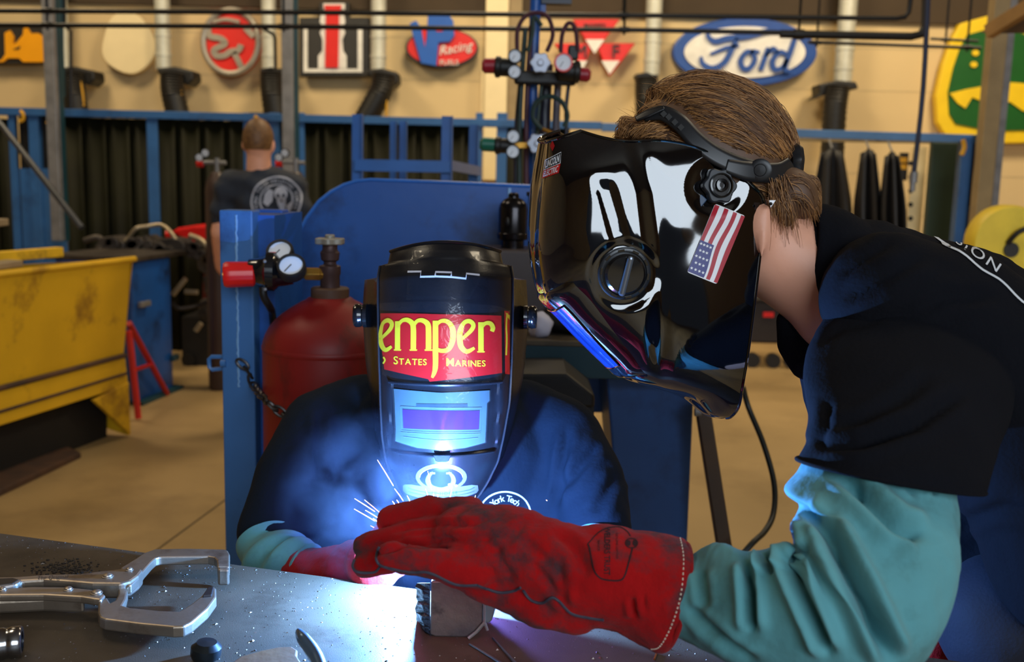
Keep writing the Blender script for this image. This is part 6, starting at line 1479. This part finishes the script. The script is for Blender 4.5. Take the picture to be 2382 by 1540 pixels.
# headgear
strapm = mat('strap_black', (26, 27, 30), .38)
def ribbon(pts, wd, th, lift, name, par_):
    P = smooth_path([(a, b, 0) for a, b in pts], 8); R = []
    for i, p in enumerate(P):
        d = P[min(i + 1, len(P) - 1)] - P[max(i - 1, 0)]; d.normalize(); nx = V((-d.y, d.x, 0)); row = []
        w_ = lerp_tab([(j / (len(wd) - 1), q) for j, q in enumerate(wd)], i / (len(P) - 1))
        for s_ in (-1, -.5, 0, .5, 1):
            q = p + nx * (s_ * w_ / 2); row.append((q.x, q.y, csk(q.x, q.y, 1.14 + lift) + 20 + lift * 100))
        R.append([HD(*q) for q in row])
    mb = MB(); mb.rings(R, closed=False, caps=False); return mb.build(name, strapm, par_, True, solid=-th)
top = ribbon([(1496, 270), (1540, 262), (1580, 284), (1616, 322), (1656, 354), (1706, 380), (1762, 398)], [20, 34, 40, 40, 42, 44, 46], .0035, .03, 'crown_strap', h)
ribbon([(1478, 276), (1505, 264), (1545, 250)], [10, 16, 6], .003, .06, 'strap_buckle', h)
for a, b in ((1544, 265), (1556, 272), (1570, 284), (1584, 296)):
    c = csk(a, b, 1.17) + 24
    MB().lathe(HD(a, b, c), HD(a, b, c + 5) - HD(a, b, c), [(.0045, 0), (.0045, .0022), (.0001, .0022)], 4).build('strap_hole', M['black'], top)
ribbon([(1690, 385), (1740, 398), (1790, 402), (1822, 398), (1846, 384)], [30, 46, 46, 44, 42], .0035, .05, 'rear_band', h)
c = csk(1768, 396, 1.19) + 26; a0 = HD(1768, 396, c); MB().lathe(a0, HD(1768, 396, c + 5) - a0, [(.0145, 0), (.0145, .003), (.012, .0045), (.008, .0045), (.007, .0055), (.0001, .006)], 28).build('band_button', strapm, h, True)
a0 = HD(1834, 380, 30); dv = (CR * .95 + CU * .12 - CF * .1).normalized()
mb = MB(); x_, y_ = perp(dv); R = []
for hh, rr in ((0, .022), (.004, .024), (.010, .0245), (.015, .021), (.017, .012)):
    R.append([a0 + dv * hh + (CU * math.cos(2 * PI * j / 48) - CF * math.sin(2 * PI * j / 48)) * rr * (1 + .03 * math.cos(j * PI / 3)) for j in range(48)])
mb.rings(R); mb.build('ratchet_knob', strapm, h, True)
# earring
p = HD(1796, 474, 150); MB().prism([HD(1788, 466, 148), HD(1804, 466, 146), HD(1792, 484, 148)], -CF * .002).build('earring', mat('earring_white', (236, 236, 240), .3), person_r, bevel=.0005)
MB().ell(HD(1793, 474, 152), (CR * .0022, CU * .0022, CF * .0022), 10, 8).build('earring_stone', M['black'], person_r, True)

# ---------------------------------------------------------------- hair
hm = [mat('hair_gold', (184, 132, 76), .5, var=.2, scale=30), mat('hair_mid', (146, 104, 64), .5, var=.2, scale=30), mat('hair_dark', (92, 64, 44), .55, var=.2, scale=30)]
mb = MB(); mb.ell(HD(1640, 388), (CR * 190 * KP, CU * 190 * KP, CF * 136 * KP), 40, 28)
me = mb.mesh('hair_cap'); b = bmesh.new(); b.from_mesh(me)
kill = []
for v_ in b.verts:
    u_, w_ = to_px(v_.co)
    if w_ > 470 + (u_ - 1640) * .15 or u_ < 1430 + (w_ - 300) * .8 and w_ > 330: kill.append(v_)
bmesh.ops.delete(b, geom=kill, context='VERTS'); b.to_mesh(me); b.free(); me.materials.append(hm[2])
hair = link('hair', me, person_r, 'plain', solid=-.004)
random.seed(21)
mb = MB()
def strand(pts, r0):
    n = len(pts); R = []
    for i, p in enumerate(pts):
        d = (pts[min(i + 1, n - 1)] - pts[max(i - 1, 0)]).normalized(); x, y = perp(d); r = r0 * (1 - .8 * i / (n - 1))
        R.append([p + x * r, p - x * r * .5 + y * r * .87, p - x * r * .5 - y * r * .87])
    mb.rings(R, True, False)
def sph(x, y, z, s): return HD(1640 + x * 196 * s, 388 - y * 196 * s, z * 140 * s)
B_ = V((.93, -.35, .1)).normalized()
def clump(k): return V((noise.noise(V((k * 1.7, 0, 0))), noise.noise(V((0, k * 1.3, 5))), noise.noise(V((3, k, 0)))))
RIM = [(1340, 305), (1402, 320), (1462, 329), (1540, 327), (1620, 343), (1690, 379), (1745, 425), (1780, 474)]
STRAP = [(1500, 268), (1520, 264), (1540, 262), (1560, 272), (1580, 284), (1598, 303), (1616, 322), (1636, 338), (1656, 354), (1680, 368), (1706, 380), (1734, 390), (1762, 398), (1790, 402), (1815, 400), (1835, 392)]
N = 0
while N < 9500:
    p = V((random.uniform(-1, 1), random.uniform(-1, 1), random.uniform(-.75, 1)))
    if p.length > 1 or p.length < .2: continue
    p.normalize()
    px_, py_ = 1640 + p.x * 196, 388 - p.y * 196
    fringe = px_ < 1560 and py_ > 268
    if p.z < -.75 or py_ > 455 + (px_ - 1640) * .1 and px_ < 1780 or py_ > 470: continue
    if fringe and py_ > 345: continue
    N += 1
    cl_ = clump(round(p.x * 5) + 7 * round(p.y * 5) + 13 * round(p.z * 4))
    ln = random.uniform(.45, 1.05) if not fringe else random.uniform(.2, .5)
    tgt = B_ if not fringe else V((-.9, .05, .4))
    tgt = (tgt + cl_ * .5 + V((random.gauss(0, .06), random.gauss(0, .06), random.gauss(0, .06)))).normalized()
    lift0 = random.uniform(-.01, .07); lift1 = random.uniform(.03, .11) * (1 if p.y > 0 else .6); pts = []; q = p.copy(); steps = 8
    for i in range(steps):
        t_ = i / (steps - 1); s_ = 1 + lift0 + lift1 * math.sin(t_ * 2.4) + .012 * math.sin(t_ * 6 + cl_.x * 20)
        if min(math.hypot(1640 + q.x * 196 - a_, 388 - q.y * 196 - b_) for a_, b_ in STRAP) < 30: s_ = min(s_, 1.03)
        hx_, hy_ = 1640 + q.x * 196 * s_, 388 - q.y * 196 * s_
        if hx_ < 1785 and hy_ > lerp_tab(RIM, hx_) - 4: s_ = min(s_, .95)
        pts.append(sph(q.x, q.y, q.z, s_)); d = tgt - q * q.dot(tgt)
        if d.length > .05: q = (q + d.normalized() * ln / steps).normalized()
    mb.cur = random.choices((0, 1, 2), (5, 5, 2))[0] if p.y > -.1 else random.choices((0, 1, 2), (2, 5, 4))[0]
    strand(pts, random.uniform(.0005, .0010))
# nape, sideburn behind the ear
for k in range(1700):
    x0, y0 = random.uniform(1785, 1880), random.uniform(405, 470); c0 = random.uniform(20, 128) * (1 if x0 < 1850 else .7)
    kind = x0 > 1835
    x1, y1 = (x0 + random.uniform(25, 60), y0 + random.uniform(30, 75)) if kind else (x0 + random.uniform(-12, 34), y0 + random.uniform(55, 118))
    x1 = min(x1, 1912); pts = []
    for i in range(7):
        t_ = i / 6; bow = math.sin(t_ * PI) * (14 if kind else 8); pts.append(HD(x0 + (x1 - x0) * t_ + bow * .6, y0 + (y1 - y0) * t_ - bow * (1 if kind else .2), c0 + (random.uniform(8, 16)) * math.sin(t_ * 2.6) - 18 * t_))
    mb.cur = random.choices((0, 1, 2), (3, 5, 1))[0]; strand(pts, random.uniform(.0004, .0008))
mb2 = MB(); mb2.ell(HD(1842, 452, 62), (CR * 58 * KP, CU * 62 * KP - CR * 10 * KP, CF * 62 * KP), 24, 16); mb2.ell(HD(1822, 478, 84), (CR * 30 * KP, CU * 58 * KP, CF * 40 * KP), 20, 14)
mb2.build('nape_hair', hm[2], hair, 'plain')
# stray hairs over the crown
for k in range(60):
    a = random.uniform(.35 * PI, .95 * PI); p = V((math.cos(a), math.sin(a), random.uniform(-.2, .5))).normalized(); L = random.uniform(.12, .3); tw_ = random.uniform(-.6, .3); pts = []
    for i in range(7):
        t_ = i / 6; s_ = 1.06 + L * t_ * (1 - .3 * t_); q = (p + V((tw_ * t_ * .35, 0, 0))).normalized(); pts.append(sph(q.x, q.y, q.z, s_))
    mb.cur = 0; strand(pts, .00028)
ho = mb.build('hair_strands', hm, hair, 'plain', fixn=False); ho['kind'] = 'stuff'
# ================================================================ sparks and smoke
spm = mat('spark_glow', (255, 190, 130), .5, emit=(255, 150, 70), estr=4)
sp = [((878, 1070), (915, 1130)), ((918, 1137), (938, 1165)), ((825, 1160), (872, 1190)), ((848, 1163), (884, 1193)), ((824, 1184), (872, 1212)), ((850, 1187), (878, 1204)), ((862, 1223), (874, 1230)), ((995, 1096), (1004, 1140)), ((1052, 1122), (1047, 1158)), ((990, 1137), (996, 1157)), ((947, 1153), (955, 1170)), ((1018, 1150), (1018, 1166)), ((1106, 1152), (1103, 1162)), ((868, 1206), (879, 1215)), ((913, 1166), (919, 1176)), ((923, 1163), (928, 1172)), ((1008, 1148), (1009, 1162)), ((1270, 1163), (1273, 1165))]
for i, (a, b) in enumerate(sp):
    d0 = 1.40 + .015 * (i % 4)
    o = MB().tube([D(*a, d0), D((a[0] + b[0]) / 2 + .6, (a[1] + b[1]) / 2, d0), D(*b, d0)], [.0003, .0006, .0005], 6).build('welding_spark', spm, None, True)
    tag(o, 'glowing orange welding spark flying above the red glove fingers', 'spark', 'welding sparks')
# blue fume round the arc
vm = bpy.data.materials.new('fume'); vm.use_nodes = True; nt = vm.node_tree; nt.nodes.remove(nt.nodes['Principled BSDF'])
vs_ = nt.nodes.new('ShaderNodeVolumeScatter'); vs_.inputs['Color'].default_value = (.5, .62, 1, 1); vs_.inputs['Anisotropy'].default_value = .1
RX, RY, RZ = .15, .07, .15
tc = nt.nodes.new('ShaderNodeTexCoord'); ln = nt.nodes.new('ShaderNodeVectorMath'); ln.operation = 'LENGTH'
mp = nt.nodes.new('ShaderNodeVectorMath'); mp.operation = 'MULTIPLY'; mp.inputs[1].default_value = (1 / RX, 1 / RY, 1 / RZ)
fo = nt.nodes.new('ShaderNodeMapRange'); fo.inputs[1].default_value = 1.0; fo.inputs[2].default_value = .15; fo.inputs[3].default_value = 0; fo.inputs[4].default_value = 1
nz = nt.nodes.new('ShaderNodeTexNoise'); nz.inputs['Scale'].default_value = 16; nz.inputs['Detail'].default_value = 4; nz.inputs['Distortion'].default_value = .6
mr = nt.nodes.new('ShaderNodeMapRange'); mr.inputs[1].default_value = .40; mr.inputs[2].default_value = .72; mr.inputs[3].default_value = 0; mr.inputs[4].default_value = 3.5
mu = nt.nodes.new('ShaderNodeMath'); mu.operation = 'MULTIPLY'; L = nt.links.new
L(tc.outputs['Object'], mp.inputs[0]); L(mp.outputs[0], ln.inputs[0]); L(ln.outputs['Value'], fo.inputs[0]); L(tc.outputs['Object'], nz.inputs['Vector']); L(nz.outputs[0], mr.inputs[0])
L(fo.outputs[0], mu.inputs[0]); L(mr.outputs[0], mu.inputs[1]); L(mu.outputs[0], vs_.inputs['Density'])
L(vs_.outputs[0], nt.nodes['Material Output'].inputs['Volume'])
me = MB().ell((0, 0, 0), (V((RX, 0, 0)), V((0, RY, 0)), V((0, 0, RZ))), 24, 16).mesh('fume')
b = bmesh.new(); b.from_mesh(me); bmesh.ops.recalc_face_normals(b, faces=b.faces); b.to_mesh(me); b.free()
me.materials.append(vm); o = link('welding_fume', me); o.location = D(875, 1180, 1.45)
tag(o, 'blue-lit welding fume drifting above the glove fingertips', 'smoke', None, 'stuff')
